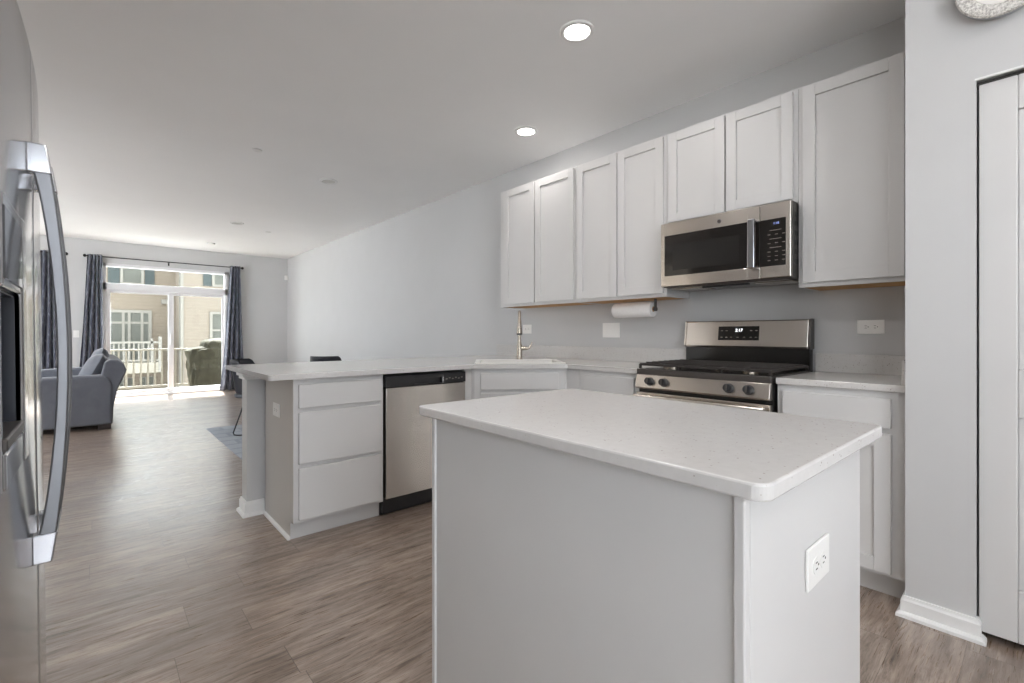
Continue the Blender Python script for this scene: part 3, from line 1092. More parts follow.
for r_ in range(8):
    z = 1.680 - r_ * 0.023
    if r_ in (0, 2, 4):
        MB().fbox(FM, -0.962, -0.905, 0.0015, 0.0019, z, z + 0.0025).build('key_legend', M['print'], pnl)
    else:
        for c_ in range(3):
            MB().fbox(FM, -0.972 + c_ * 0.036, -0.958 + c_ * 0.036, 0.0015, 0.0019, z, z + 0.003).build('key_legend', M['print'], pnl)
em = MB().lathe(FM.p(-1.233, 0, 1.781), FM.n, [(0.0125, 0), (0.0125, 0.001)], 24).build('round_emblem', M['chrome'], dr_)
MB().lathe(FM.p(-1.233, 0.001, 1.781), FM.n, [(0.0100, 0), (0.0100, 0.0004)], 24).build('emblem_centre', M['darksteel'], em)
bt = MB()
bt.box(MX + 0.04, XR - 0.05, my0 + 0.02, my1 - 0.02, mz0 - 0.006, mz0)
bt.build('bottom_plate', M['darksteel'], t)
for q in (0.885, 1.375):
    MB().box(MX + 0.08, MX + 0.27, q, q + 0.19, mz0 - 0.010, mz0 - 0.006).build('grease_filter', M['rawwood'] if False else M['nickel'], t)
MB().box(MX + 0.05, MX + 0.075, 1.09, 1.36, mz0 - 0.018, mz0 - 0.006).build('vent_lip', M['black'], t, bevel=0.003)
sg = MB()
for i in range(6):
    sg.box(MX + 0.06, MX + 0.30, my0 - 0.0015, my0, 1.50 + i * 0.05, 1.525 + i * 0.05)
sg.build('side_vents', M['black'], t)

# paper towel under the cabinet
ty0, ty1, tx, tz = 1.800, 2.120, 2.955, 1.302
t = thing('paper_towel_holder', (tx, 1.96, tz), 'grey metal paper towel holder screwed under the wall cabinet', 'holder')
MB().cyl((tx, ty0 - 0.022, tz), (tx, ty1 - 0.01, tz), 0.008, 14).build('rod', M['darksteel'], t, smooth=True)
for y in (ty0 - 0.016,):
    MB().fbox(F(tx, y, 0, 1), -0.004, 0.004, -0.012, 0.012, tz, 1.383).build('arm', M['darksteel'], t, bevel=0.002)
    MB().cyl((tx, y - 0.008, tz), (tx, y + 0.008, tz), 0.015, 18).build('end_cap', M['darksteel'], t, smooth=True)
t = thing('paper_towel_roll', (tx, 1.96, tz), 'white paper towel roll hanging under the wall cabinet', 'paper towel')
b = MB()
seg = 36
prof_o, prof_i = 0.054, 0.019
b.lathe((tx, ty0, tz), (0, 1, 0), [(prof_i, 0), (prof_o - 0.003, 0), (prof_o, 0.004), (prof_o, ty1 - ty0 - 0.004), (prof_o - 0.003, ty1 - ty0), (prof_i, ty1 - ty0), (prof_i, 0)], seg, cap=False)
b.build('paper', M['towel'], t, smooth=True)
MB().lathe((tx, ty0 - 0.001, tz), (0, 1, 0), [(0.010, 0), (0.018, 0), (0.018, ty1 - ty0 + 0.002), (0.010, ty1 - ty0 + 0.002), (0.010, 0)], 24, cap=False).build('cardboard_core', M['rawwood'], t, smooth=True)

# ------------------------------------------------------------------ gas range
ry0, ry1 = 0.867, 1.622
t = thing('gas_range', (2.80, 1.245, 0), 'stainless steel gas range with black grates between the base cabinets', 'range')
MB().box(2.50, XR - 0.015, ry0, ry1, 0.03, 0.884).build('body', M['enamel'], t, bevel=0.002)
for x in (2.56, 3.05):
    for y in (ry0 + 0.05, ry1 - 0.05):
        MB().cyl((x, y, 0), (x, y, 0.031), 0.018, 14).build('foot', M['black'], t)
FG = F(2.50, 0, 0, -1)
MB().fbox(FG, -ry1 + 0.003, -ry0 - 0.003, 0.0, 0.03, 0.05, 0.20).build('storage_drawer', M['steel'], t, bevel=0.004)
b = MB()
oa0, oa1, oz0, oz1 = -ry1 + 0.003, -ry0 - 0.003, 0.21, 0.780
b.fbox(FG, oa0, oa0 + 0.06, 0.0, 0.035, oz0, oz1).fbox(FG, oa1 - 0.06, oa1, 0.0, 0.035, oz0, oz1)
b.fbox(FG, oa0 + 0.06, oa1 - 0.06, 0.0, 0.035, oz0, oz0 + 0.09).fbox(FG, oa0 + 0.06, oa1 - 0.06, 0.0, 0.035, oz1 - 0.13, oz1)
od = b.build('oven_door', M['steel'], t, bevel=0.003)
MB().fbox(FG, oa0 + 0.06, oa1 - 0.06, 0.0, 0.033, oz0 + 0.09, oz1 - 0.13).build('oven_window', M['blackgloss'], od)
hb = MB()
hb.tube([FG.p(oa0 + 0.012, 0.078, 0.757), FG.p(oa1 - 0.012, 0.078, 0.757)], 0.0135, 16)
hb.fbox(FG, oa0 + 0.02, oa0 + 0.045, 0.03, 0.075, 0.747, 0.767).fbox(FG, oa1 - 0.045, oa1 - 0.02, 0.03, 0.075, 0.747, 0.767)
hb.build('oven_handle', M['steel'], od, smooth=True)
# slanted knob panel
pp = [(2.500, 0.884), (2.470, 0.884), (2.452, 0.810), (2.462, 0.801), (2.500, 0.801)]
MB().prism([(x, ry0 + 0.002, z) for x, z in pp], (0, ry1 - ry0 - 0.004, 0)).build('knob_panel', M['steel'], t, bevel=0.002)
kn = Vector((-0.074, 0, 0.018)).normalized()
for y in (1.522, 1.430, 1.064, 0.966):
    c = Vector((2.461, y, 0.846))
    kb = MB().lathe(c, kn, [(0.025, 0), (0.025, 0.004), (0.022, 0.006), (0.0205, 0.030), (0.018, 0.034)], 24).build('knob', M['knobblack'], t, smooth=True)
    up = Vector((0.236, 0, 0.972))
    g = MB()
    w_ = Vector((0, 1, 0)) * 0.004
    ctrp = c + kn * 0.034
    ps = []
    for dz, dn in ((-0.019, 0), (0.019, 0)):
        pass
    lo = [ctrp - w_ - up * 0.0175 - kn * 0.004, ctrp + w_ - up * 0.0175 - kn * 0.004, ctrp + w_ + up * 0.0175 - kn * 0.004, ctrp - w_ + up * 0.0175 - kn * 0.004]
    hi = [p + kn * 0.012 for p in lo]
    g.hexa(lo + hi)
    g.build('grip', M['darksteel'], kb, bevel=0.002)
# cooktop
MB().box(2.474, 3.062, ry0, ry1, 0.885, 0.918).build('cooktop', M['darksteel'], t, bevel=0.004)
MB().box(2.50, 3.055, ry0 + 0.02, ry1 - 0.02, 0.918, 0.9195).build('cooktop_surface', M['enamel'], t)
for cx, cy, r in ((2.62, 1.02, 0.042), (2.62, 1.47, 0.050), (2.92, 1.02, 0.036), (2.92, 1.47, 0.042), (2.77, 1.245, 0.046)):
    bb = MB().lathe((cx, cy, 0.9195), (0, 0, 1), [(r, 0), (r, 0.009), (r * 0.8, 0.011)], 24).build('burner', M['nickel'], t, smooth=True)
    MB().lathe((cx, cy, 0.9305), (0, 0, 1), [(r * 0.82, 0), (r * 0.82, 0.005), (r * 0.7, 0.007)], 24).build('burner_cap', M['iron'], bb, smooth=True)


def bar(mb, p, q, w=0.010, h=0.014):
    p, q = Vector(p), Vector(q)
    d = (q - p).normalized()
    s = Vector((-d.y, d.x, 0)) * (w / 2)
    u = Vector((0, 0, h))
    lo = [p - s, p + s, q + s, q - s]
    mb.hexa(lo + [v + u for v in lo])


gz = 0.936
for gy0, gy1 in ((ry0 + 0.012, ry0 + 0.255), (ry0 + 0.259, ry1 - 0.259), (ry1 - 0.255, ry1 - 0.012)):
    g = MB()
    gx0, gx1 = 2.496, 3.044
    for x in (gx0, gx1):
        bar(g, (x, gy0, gz), (x, gy1, gz))
    for y in (gy0, gy1):
        bar(g, (gx0, y, gz), (gx1, y, gz))
    ym = (gy0 + gy1) / 2
    bar(g, (gx0, ym, gz + 0.002), (gx1, ym, gz + 0.002), 0.008)
    for i in range(1, 8):
        x = gx0 + (gx1 - gx0) * i / 8
        bar(g, (x, gy0 - 0.0015, gz + 0.006), (x, gy1 + 0.0015, gz + 0.006), 0.009, 0.015)
    for x in (gx0, gx1):
        for y in (gy0, gy1):
            g.box(x - 0.007, x + 0.007, y - 0.007, y + 0.007, 0.9195, gz + 0.010)
    g.build('grate', M['iron'], t, bevel=0.002)
# back guard
MB().box(3.066, XR - 0.006, ry0 + 0.006, ry1 - 0.006, 0.884, 1.045).build('backguard_base', M['enamel'], t)
pp = [(XR - 0.004, 1.213), (3.078, 1.213), (3.072, 1.208), (3.050, 1.052), (3.055, 1.040), (XR - 0.004, 1.040)]
bg_ = MB().prism([(x, ry0 + 0.012, z) for x, z in pp], (0, ry1 - ry0 - 0.024, 0)).build('control_console', M['steel'], t, bevel=0.003)
for y, cm in ((ry0 - 0.002, 'darksteel'), (ry1 - 0.010, 'steel')):
    MB().prism([(x + (-0.002 if x < 3.1 else 0), y, z + (0.002 if z > 1.1 else -0.0)) for x, z in pp], (0, 0.012, 0)).build('console_end_cap', M[cm], bg_, bevel=0.002)


class FS(F):
    """leaning plane of the console face"""
    def p(s, a, n, z):
        x = 3.050 + (z - 1.052) * (0.022 / 0.156)
        return Vector((x - n, -a, z))


fs = FS(3.05, 0, 0, -1)
MB().fbox(fs, -1.392, -1.142, -0.004, 0.0015, 1.088, 1.176).build('touch_panel', M['blackgloss'], bg_)
text('2:17', 'display_digits', F(3.0625, 0, 0, -1), -1.262, 0.004, 1.150, 0.026, M['white_led'], bg_, shear=0.15)
for a in (-1.375, -1.345, -1.315, -1.275, -1.235, -1.195, -1.165):
    MB().fbox(fs, a, a + 0.013, 0.0015, 0.002, 1.104, 1.109).build('key_legend', M['print'], bg_)
for a in (-1.375, -1.345, -1.195, -1.165):
    MB().fbox(fs, a, a + 0.013, 0.0015, 0.002, 1.146, 1.151).build('key_legend', M['print'], bg_)

# ------------------------------------------------------------------ refrigerator (own frame: +x front, y along the width)
fr = thing('refrigerator', (-0.087, 1.40, 0), 'large stainless side-by-side refrigerator cropped at the left edge', 'refrigerator', rot=(0, -0.0105, 0))
HW = 0.455


def fx_(y):                       # bowed front
    return -(y * y) / (2 * 5.3)


MB().box(-0.86, -0.105, -HW + 0.004, HW - 0.004, 0.02, 1.735).build('cabinet', M['darksteel'], fr, bevel=0.004)
MB().box(-0.80, -0.13, -HW + 0.03, HW - 0.03, 0.0, 0.02).build('base_grille', M['black'], fr)


def fridge_door(y0, y1, cut=None):
    n = 14
    zb, zt_ = 0.07, 1.745
    b = MB()
    poly = [(-0.10, y0 + 0.004)]
    for i in range(n + 1):
        y = y0 + (y1 - y0) * i / n
        e = min(y - y0, y1 - y)
        rr = 0.012
        drop = 0 if e >= rr else rr - math.sqrt(max(0, rr * rr - (rr - e) ** 2))
        poly.append((fx_(y) - drop, y))
    # finer corners
    fine = []
    ys = [y0 + 0.012 * (1 - math.cos(k * PI / 10)) for k in range(6)]
    ys += [y0 + 0.012 + (y1 - y0 - 0.024) * k / n for k in range(1, n)]
    ys += [y1 - 0.012 * (1 - math.cos(k * PI / 10)) for k in range(5, -1, -1)]
    for y in ys:
        e = min(y - y0, y1 - y)
        rr = 0.012
        drop = 0 if e >= rr - 1e-6 else rr - math.sqrt(max(0, rr * rr - (rr - e) ** 2))
        fine.append((fx_(y) - drop, y))
    poly = [(-0.10, y0)] + fine + [(-0.10, y1)]
    layers = [(zb, 0.0), (zt_ - 0.02, 0.0)] + [(zt_ - 0.02 + 0.02 * math.sin(k * PI / 8), -0.02 * (1 - math.cos(k * PI / 8))) for k in range(1, 5)]
    rings = []
    for z, off in layers:
        rings.append([b.bm.verts.new((x + (off if x > -0.09 else 0), y, z)) for x, y in poly])
    m = len(poly)
    for p, q in zip(rings, rings[1:]):
        for i in range(m):
            j = (i + 1) % m
            b.bm.faces.new([p[i], p[j], q[j], q[i]])
    b.bm.faces.new(list(reversed(rings[0])))
    b.bm.faces.new(rings[-1])
    return b


fd1 = fridge_door(-HW, -0.002).build('door', M['fridge'], fr, smooth=True)
fd2 = fridge_door(0.002, HW).build('door', M['fridge'], fr, smooth=True)


def fridge_handle(yc, par):
    z0, z1 = 0.672, 1.502
    w = 0.011
    b = MB()
    n = 22
    prof_o, prof_i = [], []
    for i in range(n + 1):
        s = i / n
        z = z0 + (z1 - z0) * s
        bow = math.sin(PI * s) ** 0.8
        prof_o.append((0.026 + 0.030 * bow, z))
    for i in range(n + 1):
        s = i / n
        z = z0 + 0.055 + (z1 - z0 - 0.11) * s
        bow = math.sin(PI * s) ** 0.8
        prof_i.append((0.008 + 0.030 * bow, z))
    xs = fx_(yc)
    outer = [(xs + x, z) for x, z in prof_o]
    inner = [(xs + x, z) for x, z in reversed(prof_i)]
    poly = [(xs - 0.002, z0)] + outer + [(xs - 0.002, z1), (xs - 0.002, z1 - 0.055)] + inner + [(xs - 0.002, z0 + 0.055)]
    b.prism([(x, yc - w, z) for x, z in poly], (0, 2 * w, 0))
    h_ = b.build('handle', M['handle'], par, bevel=0.003)
    for q0, q1 in ((z0 - 0.003, z0 + 0.056), (z1 - 0.056, z1 + 0.003)):
        lowf = q0 < z0
        poly = [(xs - 0.002, q0), (xs + (0.0275 if lowf else 0.0360), q0), (xs + (0.0360 if lowf else 0.0275), q1), (xs - 0.002, q1)]
        MB().prism([(x, yc - w - 0.0025, z) for x, z in poly], (0, 2 * w + 0.005, 0)).build('end_cap', M['chrome'], h_, bevel=0.003)
    return h_


fridge_handle(-0.080, fr)
fridge_handle(0.080, fr)
# ice and water dispenser let into the near door
dy0, dy1, dz0, dz1 = -0.444, -0.160, 0.90, 1.335
ry_0, ry_1, rz0, rz1 = -0.424, -0.212, 0.975, 1.195
xs = fx_(-0.28)
cut = MB().box(-0.075, 0.05, ry_0, ry_1, rz0 - 0.02, rz1).build('cutter', M['recess'], fr)
bpy.context.view_layer.update()
md = fd1.modifiers.new('niche', 'BOOLEAN')
md.operation = 'DIFFERENCE'
md.solver = 'EXACT'
md.object = cut
dg = bpy.context.evaluated_depsgraph_get()
nm = bpy.data.meshes.new_from_object(fd1.evaluated_get(dg))
fd1.modifiers.clear()
fd1.data = nm
fd1.data.materials.clear()
fd1.data.materials.append(M['fridge'])
for pg in fd1.data.polygons:
    pg.material_index = 0
bpy.data.objects.remove(cut)
b = MB()
b.box(xs - 0.014, xs + 0.004, dy0, ry_0, dz0, dz1)
b.box(xs - 0.012, xs + 0.009, ry_1, dy1, dz0, dz1)
b.box(xs - 0.014, xs + 0.007, ry_0, ry_1, rz1, dz1)
b.box(xs - 0.014, xs + 0.007, ry_0, ry_1, dz0, rz0 - 0.02)
dsp = b.build('dispenser', M['fridge'], fd1, bevel=0.005, seg=3)
MB().box(xs - 0.006, xs + 0.0085, ry_0 + 0.002, ry_1 - 0.002, rz1 + 0.010, dz1 - 0.02).build('dispenser_panel', M['mirrorpanel'], dsp, bevel=0.003)
g = 0.0015
b = MB()
b.box(-0.074, -0.071, ry_0 + g, ry_1 - g, rz0 - 0.018, rz1 - g)
b.box(-0.071, xs - 0.002, ry_1 - 0.004, ry_1 - g, rz0 - 0.018, rz1 - g)
b.box(-0.071, xs - 0.012, ry_0 + g, ry_0 + 0.004, rz0 - 0.018, rz1 - g)
b.box(-0.071, xs - 0.004, ry_0 + 0.004, ry_1 - 0.004, rz1 - 0.004, rz1 - g)
b.build('dispenser_recess', M['recess'], dsp)
MB().box(-0.070, xs + 0.008, ry_0 + 0.005, ry_1 - 0.005, rz0 - 0.0185, rz0).build('drip_tray', M['darksteel'], dsp, bevel=0.003)

# ------------------------------------------------------------------ ceiling fittings
def can_light(x, y, label, lit, group=None, r=0.092, power=None):
    t = thing('recessed_light', (x, y, ZC - 0.012), label, 'ceiling light', group)
    MB().lathe((x, y, ZC - 0.0005), (0, 0, -1), [(r, 0), (r, 0.004), (r - 0.006, 0.010), (r - 0.022, 0.010), (r - 0.028, 0.002)], 36, cap=False).build('trim_ring', M['trim'], t, smooth=True)
    MB().lathe((x, y, ZC - 0.002), (0, 0, -1), [(r - 0.027, 0), (r - 0.027, 0.0035), (0.001, 0.0045)], 36).build('lens', M['led'] if lit else M['led_off'], t)
    if lit:
        d = bpy.data.lights.new('recessed_lamp', 'AREA')
        d.shape = 'DISK'
        d.size = 2 * (r - 0.03)
        d.energy = power or LAMP_POWER
        d.color = LAMP_COLOR
        o = bpy.data.objects.new('recessed_lamp', d)
        COL.objects.link(o)
        o.location = (0, 0, -0.006)
        o.parent = t
    return t


can_light(1.949, 1.647, 'lit round recessed light above the island, nearest the camera', True)
can_light(2.600, 2.728, 'lit round recessed light above the corner sink', True, power=2.2)
can_light(0.45, 1.30, 'lit recessed light above the refrigerator side of the kitchen', True, power=8.0)
can_light(1.70, -0.75, 'lit recessed light behind the island near the pantry door', True)
can_light(0.30, -1.30, 'lit recessed light at the street end of the kitchen', True)


def disc(name, x, y, r, h, label, cat, mat):
    t = thing(name, (x, y, ZC - h), label, cat)
    MB().lathe((x, y, ZC - 0.0005), (0, 0, -1), [(r, 0), (r, h * 0.55), (r * 0.86, h * 0.9), (r * 0.3, h)], 32).build('housing', mat, t, smooth=True)
    return t


def off_light(x, y, label):
    return can_light(x, y, label, False)


off_light(1.866, 4.998, 'unlit round recessed light in the ceiling past the peninsula')
off_light(1.553, 7.776, 'unlit round recessed light in the ceiling nearer the window')
disc('sprinkler_cover', 1.071, 4.576, 0.042, 0.008, 'small white sprinkler cover left of the nearer unlit ceiling light', 'sprinkler', M['trim'])
disc('sprinkler_cover', 2.064, 8.136, 0.042, 0.008, 'small white sprinkler cover right of the farther unlit ceiling light', 'sprinkler', M['trim'])
disc('smoke_detector', 1.543, 9.79, 0.065, 0.03, 'small white smoke detector on the ceiling near the far wall', 'smoke detector', M['plastic'])
t = thing('motion_sensor', (3.07, YF - 0.03, 2.30), 'small white motion sensor in the far right corner of the room', 'sensor')
MB().hexa([(3.062, YF - 0.012, 2.295), (3.11, YF - 0.05, 2.295), (XR - 0.001, YF - 0.04, 2.295), (3.07, YF - 0.001, 2.295),
           (3.062, YF - 0.012, 2.395), (3.11, YF - 0.05, 2.395), (XR - 0.001, YF - 0.04, 2.395), (3.07, YF - 0.001, 2.395)]).build('housing', M['plastic'], t, bevel=0.006)
MB().box(3.072, 3.092, YF - 0.050, YF - 0.025, 2.31, 2.335).build('sensor_lens', M['trim'], t, bevel=0.002)

# round wall piece above the pantry door
t = thing('wall_clock', (PX, 0.088, 2.27), 'round wall piece with a speckled stone rim above the pantry door', 'wall clock')
cc = FP.p(-0.088, 0, 2.372)
MB().lathe(cc, FP.n, [(0.105, 0.0005), (0.112, 0.02), (0.124, 0.026), (0.124, 0.042)], 56).build('backing', M['clockback'], t, smooth=True)
MB().lathe(cc, FP.n, [(0.081, 0.0425), (0.124, 0.0425), (0.126, 0.046), (0.122, 0.053), (0.096, 0.056), (0.083, 0.050), (0.081, 0.0425)], 56, cap=False).build('rim', M['speckle'], t, smooth=True)
MB().lathe(cc, FP.n, [(0.0815, 0.0422), (0.0815, 0.0495), (0.076, 0.050)], 48).build('face', M['clockface'], t, smooth=True)
b = MB()
for ang, ln in ((0.9, 0.07), (2.5, 0.05)):
    dv = FP.a * math.sin(ang) + Vector((0, 0, 1)) * math.cos(ang)
    p = cc + FP.n * 0.0525
    b.tube([p, p + dv * ln], 0.002, 8)
b.build('hands', M['black'], t)

# ------------------------------------------------------------------ curtains and rods
def rod(x0, x1, z, mids, label):
    t = thing('curtain_rod', ((x0 + x1) / 2, YF - 0.09, z), label, 'curtain rod')
    y = YF - 0.09
    MB().cyl((x0, y, z), (x1, y, z), 0.009, 12).build('pole', M['wire'], t, smooth=True)
    for x, s in ((x0, -1), (x1, 1)):
        MB().lathe((x, y, z), (s, 0, 0), [(0.012, 0), (0.026, 0.012), (0.028, 0.03), (0.014, 0.045)], 16).build('finial', M['wire'], t, smooth=True)
    for x in mids:
        MB().box(x - 0.008, x + 0.008, y, YF - 0.0005, z - 0.012, z + 0.004).box(x - 0.012, x + 0.012, YF - 0.008, YF - 0.0005, z - 0.06, z + 0.01).build('bracket', M['wire'], t, bevel=0.001)
    return t


rod(-0.13, 2.215, 2.468, (-0.03, 1.02, 2.10), 'thin black curtain rod above the sliding glass door')
rod(-2.60, -0.405, 2.468, (-2.45, -1.55, -0.56), 'thin black curtain rod on the far wall partly behind the refrigerator')


def curtain(xt0, xt1, xb0, xb1, label, folds=4, z0=0.012, z1=2.497, ph=0.0):
    t = thing('curtain', ((xb0 + xb1) / 2, YF - 0.09, z0), label, 'curtain', 'patterned navy curtains')
    b = MB()

    def fn(u, v):
        z = z0 + (z1 - z0) * v
        w = v ** 0.8
        x = (xb0 + (xb1 - xb0) * u) * (1 - w) + (xt0 + (xt1 - xt0) * u) * w
        amp = 0.034 + 0.014 * (1 - v)
        y = YF - 0.09 + amp * math.sin(2 * PI * folds * u + ph + 0.5 * math.sin(3 * v + ph)) - 0.004
        return (x + 0.006 * math.sin(4 * v + 9 * u), y, z)
    b.grid(fn, folds * 14, 22)
    b.build('drape', M['curtain'], t, smooth=True, solid=0.004)
    g = MB()
    for k in range(folds * 2):
        u = (k + 0.5) / (folds * 2)
        x = xt0 + (xt1 - xt0) * u
        g.lathe((x - 0.002, YF - 0.09, 2.468), (1, 0, 0), [(0.016, 0), (0.024, 0), (0.024, 0.004), (0.016, 0.004), (0.016, 0)], 16, cap=False)
    g.build('grommets', M['chrome'], t)
    return t


curtain(-0.115, 0.070, -0.270, 0.115, 'patterned navy curtain on the left side of the sliding glass door', 4)
curtain(2.025, 2.200, 1.840, 2.300, 'patterned navy curtain on the right side of the sliding glass door', 4, ph=1.0)
curtain(-0.735, -0.500, -0.80, -0.462, 'patterned navy curtain seen through the refrigerator handle', 4, ph=2.0)

# ------------------------------------------------------------------ sofa, seen from its near arm
t = thing('sofa', (-0.3, 8.2, 0), 'grey fabric sofa in the living room with its back to the right', 'sofa')
sy0, sy1 = 7.25, 9.30
MB().box(-0.80, 0.06, sy0 + 0.20, sy1 - 0.20, 0.06, 0.30).build('base', M['sofa'], t, bevel=0.02)
back = [(0.145, 0.06), (0.150, 0.25), (0.185, 0.46), (0.262, 0.655), (0.272, 0.70), (0.250, 0.765), (0.19, 0.815), (0.12, 0.825), (0.07, 0.79), (0.03, 0.60), (-0.02, 0.32), (-0.02, 0.06)]
MB().prism([(x, sy0 + 0.012, z) for x, z in back], (0, sy1 - sy0 - 0.024, 0)).build('backrest', M['sofa'], t, bevel=0.018, seg=3)
for y in (sy0, sy1 - 0.22):
    arm = [(-0.84, 0.06), (-0.84, 0.585), (-0.80, 0.628), (-0.2, 0.642), (0.05, 0.645), (0.115, 0.62), (0.148, 0.52), (0.142, 0.06)]
    MB().prism([(x, y, z) for x, z in arm], (0, 0.22, 0)).build('arm', M['sofa'], t, bevel=0.03, seg=3)
for k in range(2):
    ya_ = sy0 + 0.225 + k * 0.80
    MB().box(-0.82, 0.02, ya_, ya_ + 0.79, 0.30, 0.46).build('seat_cushion', M['sofa'], t, bevel=0.04, seg=3)


def pillow(mb, c, w, h, d, tilt, yaw):
    rot = Matrix.Rotation(yaw, 3, 'Z') @ Matrix.Rotation(tilt, 3, 'Y')
    n = 22
    for side in (1, -1):
        def fn(u, v):
            a, e = 2 * u - 1, 2 * v - 1
            th = (max(0.0, 1 - abs(a) ** 3.2) * max(0.0, 1 - abs(e) ** 3.2)) ** 0.5
            px = side * d / 2 * th
            py = a * w / 2 * (1 - 0.05 * (1 - abs(e)))
            pz = e * h / 2 * (1 - 0.05 * (1 - abs(a)))
            return Vector(c) + rot @ Vector((px, py, pz))
        mb.grid(fn, n, n)
    bmesh.ops.remove_doubles(mb.bm, verts=mb.bm.verts[:], dist=0.0004)
    return mb


pillow(MB(), (-0.035, 7.74, 0.665), 0.56, 0.46, 0.22, 0.42, 0.0).build('back_cushion', M['pillow'], t, smooth=True)
pillow(MB(), (0.005, 8.30, 0.70), 0.60, 0.50, 0.20, 0.25, 0.0).build('back_cushion', M['pillow'], t, smooth=True)
pillow(MB(), (0.005, 8.86, 0.68), 0.50, 0.48, 0.20, 0.25, 0.0).build('back_cushion', M['pillow'], t, smooth=True)
for x in (-0.76, 0.07):
    for y in (sy0 + 0.03, sy1 - 0.11):
        MB().box(x - 0.06, x + 0.06, y, y + 0.08, 0, 0.061).build('foot', M['foot'], t, bevel=0.004)

# ------------------------------------------------------------------ rug and dining chairs
tag(MB().box(0.977, 2.95, 4.25, 6.51, 0.0005, 0.009).build('rug', M['rug'], loc=(1.96, 5.4, 0), bevel=0.003), 'pale grey-blue rug on the wood floor behind the peninsula', 'rug')


def shell_chair(loc, rz, label):
    """own frame: faces +y, back at -y"""
    t = thing('dining_chair', loc, label, 'chair', 'black dining chairs', rz=rz)
    b = MB()
    nu, nv = 28, 12

    def fn(u, v):
        # u runs round the back from one arm front to the other, v from seat to rim
        th = PI * (0.02 + 0.96 * u)
        s = math.sin(th)
        rim = 0.60 + 0.23 * min(1.0, max(0.0, (s - 0.25) / 0.35)) ** 0.8
        z = 0.43 + (rim - 0.43) * v
        flare = 0.74 + 0.26 * v ** 0.8
        x = -0.235 * math.cos(th) * flare
        y = 0.06 - 0.27 * s * (0.80 + 0.20 * v) + 0.10 * (1 - s) * (1 - 0.4 * v)
        return (x, y, z)
    b.grid(fn, nu, nv)
    b.build('shell_back', M['navy'], t, smooth=True, solid=0.014)
    pts = [(-0.175, 0.24), (-0.20, 0.16), (-0.185, 0.0), (-0.14, -0.12), (-0.06, -0.165), (0.06, -0.165), (0.14, -0.12), (0.185, 0.0), (0.20, 0.16), (0.175, 0.24), (0.1, 0.26), (-0.1, 0.26)]
    MB().prism([(x, y, 0.405) for x, y in pts], (0, 0, 0.045)).build('seat', M['navy'], t, bevel=0.012, seg=3)
    for s in (-1, 1):
        x = 0.215 * s
        xi = 0.13 * s
        path = [(xi, 0.10, 0.41), (x * 0.86, 0.16, 0.25), (x, 0.235, 0.035), (x, 0.225, 0.012), (x, 0.19, 0.007), (x, 0.08, 0.007), (x, -0.07, 0.007), (x, -0.105, 0.012), (x, -0.115, 0.035), (x * 0.86, -0.05, 0.25), (xi, -0.02, 0.41)]
        MB().tube(path, 0.007, 10).build('sled_leg', M['wire'], t, smooth=True)
    MB().tube([(-0.13, 0.10, 0.40), (0.13, 0.10, 0.40)], 0.006, 8).build('seat_brace', M['wire'], t, smooth=True)
    return t


shell_chair((1.34, 5.95, 0.009), -2.13, 'black shell dining chair by the end of the peninsula near the window curtain')
shell_chair((2.31, 6.25, 0.009), -0.72, 'black dining chair showing only its top edge above the peninsula worktop')

# ------------------------------------------------------------------ balcony
struct(MB().box(-3.2, 5.0, YF + 0.14, 12.60, -0.22, -0.10), 'floor_balcony', M['deck'])
t = thing('balcony_railing', (1.0, 12.45, -0.10), 'cream balcony railing just outside the sliding glass door', 'railing')
MB().box(-3.2, 5.0, 12.41, 12.49, 0.775, 0.815).build('top_rail', M['railing'], t, bevel=0.006)
MB().box(-3.2, 5.0, 12.43, 12.47, 0.0, 0.04).build('bottom_rail', M['railing'], t, bevel=0.004)
x = -3.14
i = 0
while x < 4.95:
    MB().box(x - 0.016, x + 0.016, 12.434, 12.466, 0.04, 0.775).build('baluster', M['railing'], t)
    x += 0.12
for x in (-2.0, 0.0 - 0.02, 2.3, 4.2):
    MB().box(x - 0.045, x + 0.045, 12.405, 12.495, -0.10, 0.775).build('post', M['railing'], t, bevel=0.004)

t = thing('covered_grill', (1.95, 11.75, -0.10), 'barbecue grill under a wrinkled dark cover on the balcony', 'grill')
b = MB()
NU, NV = 64, 40


def gr_fn(u, v):
    th = 2 * PI * u
    # rounded rectangle footprint
    def foot(hx, hy, e=0.35):
        c, s = math.cos(th), math.sin(th)
        return hx * math.copysign(abs(c) ** e, c), hy * math.copysign(abs(s) ** e, s)
    if v < 0.72:
        k = v / 0.72
        z = -0.095 + 0.90 * k
        hx = 0.47 + 0.10 * k
        hy = 0.27 + 0.05 * k
        wr = 0.014 * math.sin(9 * th + 5 * k) + 0.012 * math.sin(17 * th - 9 * k) + 0.014 * math.sin(11 * k + 3 * th)
        x, y = foot(hx + wr, hy + wr)
    else:
        k = (v - 0.72) / 0.28
        if k < 0.35:                       # sagging side shelves
            q = k / 0.35
            z = 0.805 + 0.055 * q
            hx, hy = 0.57 - 0.20 * q, 0.32 - 0.03 * q
        elif k < 0.7:                      # sides of the hood
            q = (k - 0.35) / 0.35
            z = 0.86 + 0.13 * q
            hx, hy = 0.37 - 0.05 * q * q, 0.29 - 0.05 * q * q
        else:
            q = (k - 0.7) / 0.3
            z = 0.99 + 0.055 * math.sin(q * PI / 2)
            hx, hy = 0.32 * (1 - q), 0.24 * (1 - q)
        wr = (0.016 * math.sin(7 * th + 9 * k) + 0.012 * math.sin(13 * th - 7 * k)) * (1 - k)
        z += 0.012 * math.sin(5 * th + 8 * k) * (1 - k)
        x, y = foot(hx + wr, hy + wr, 0.45)
        x += 0.05 * min(1, k / 0.35)
    return (1.975 + x, 11.75 + y, z)


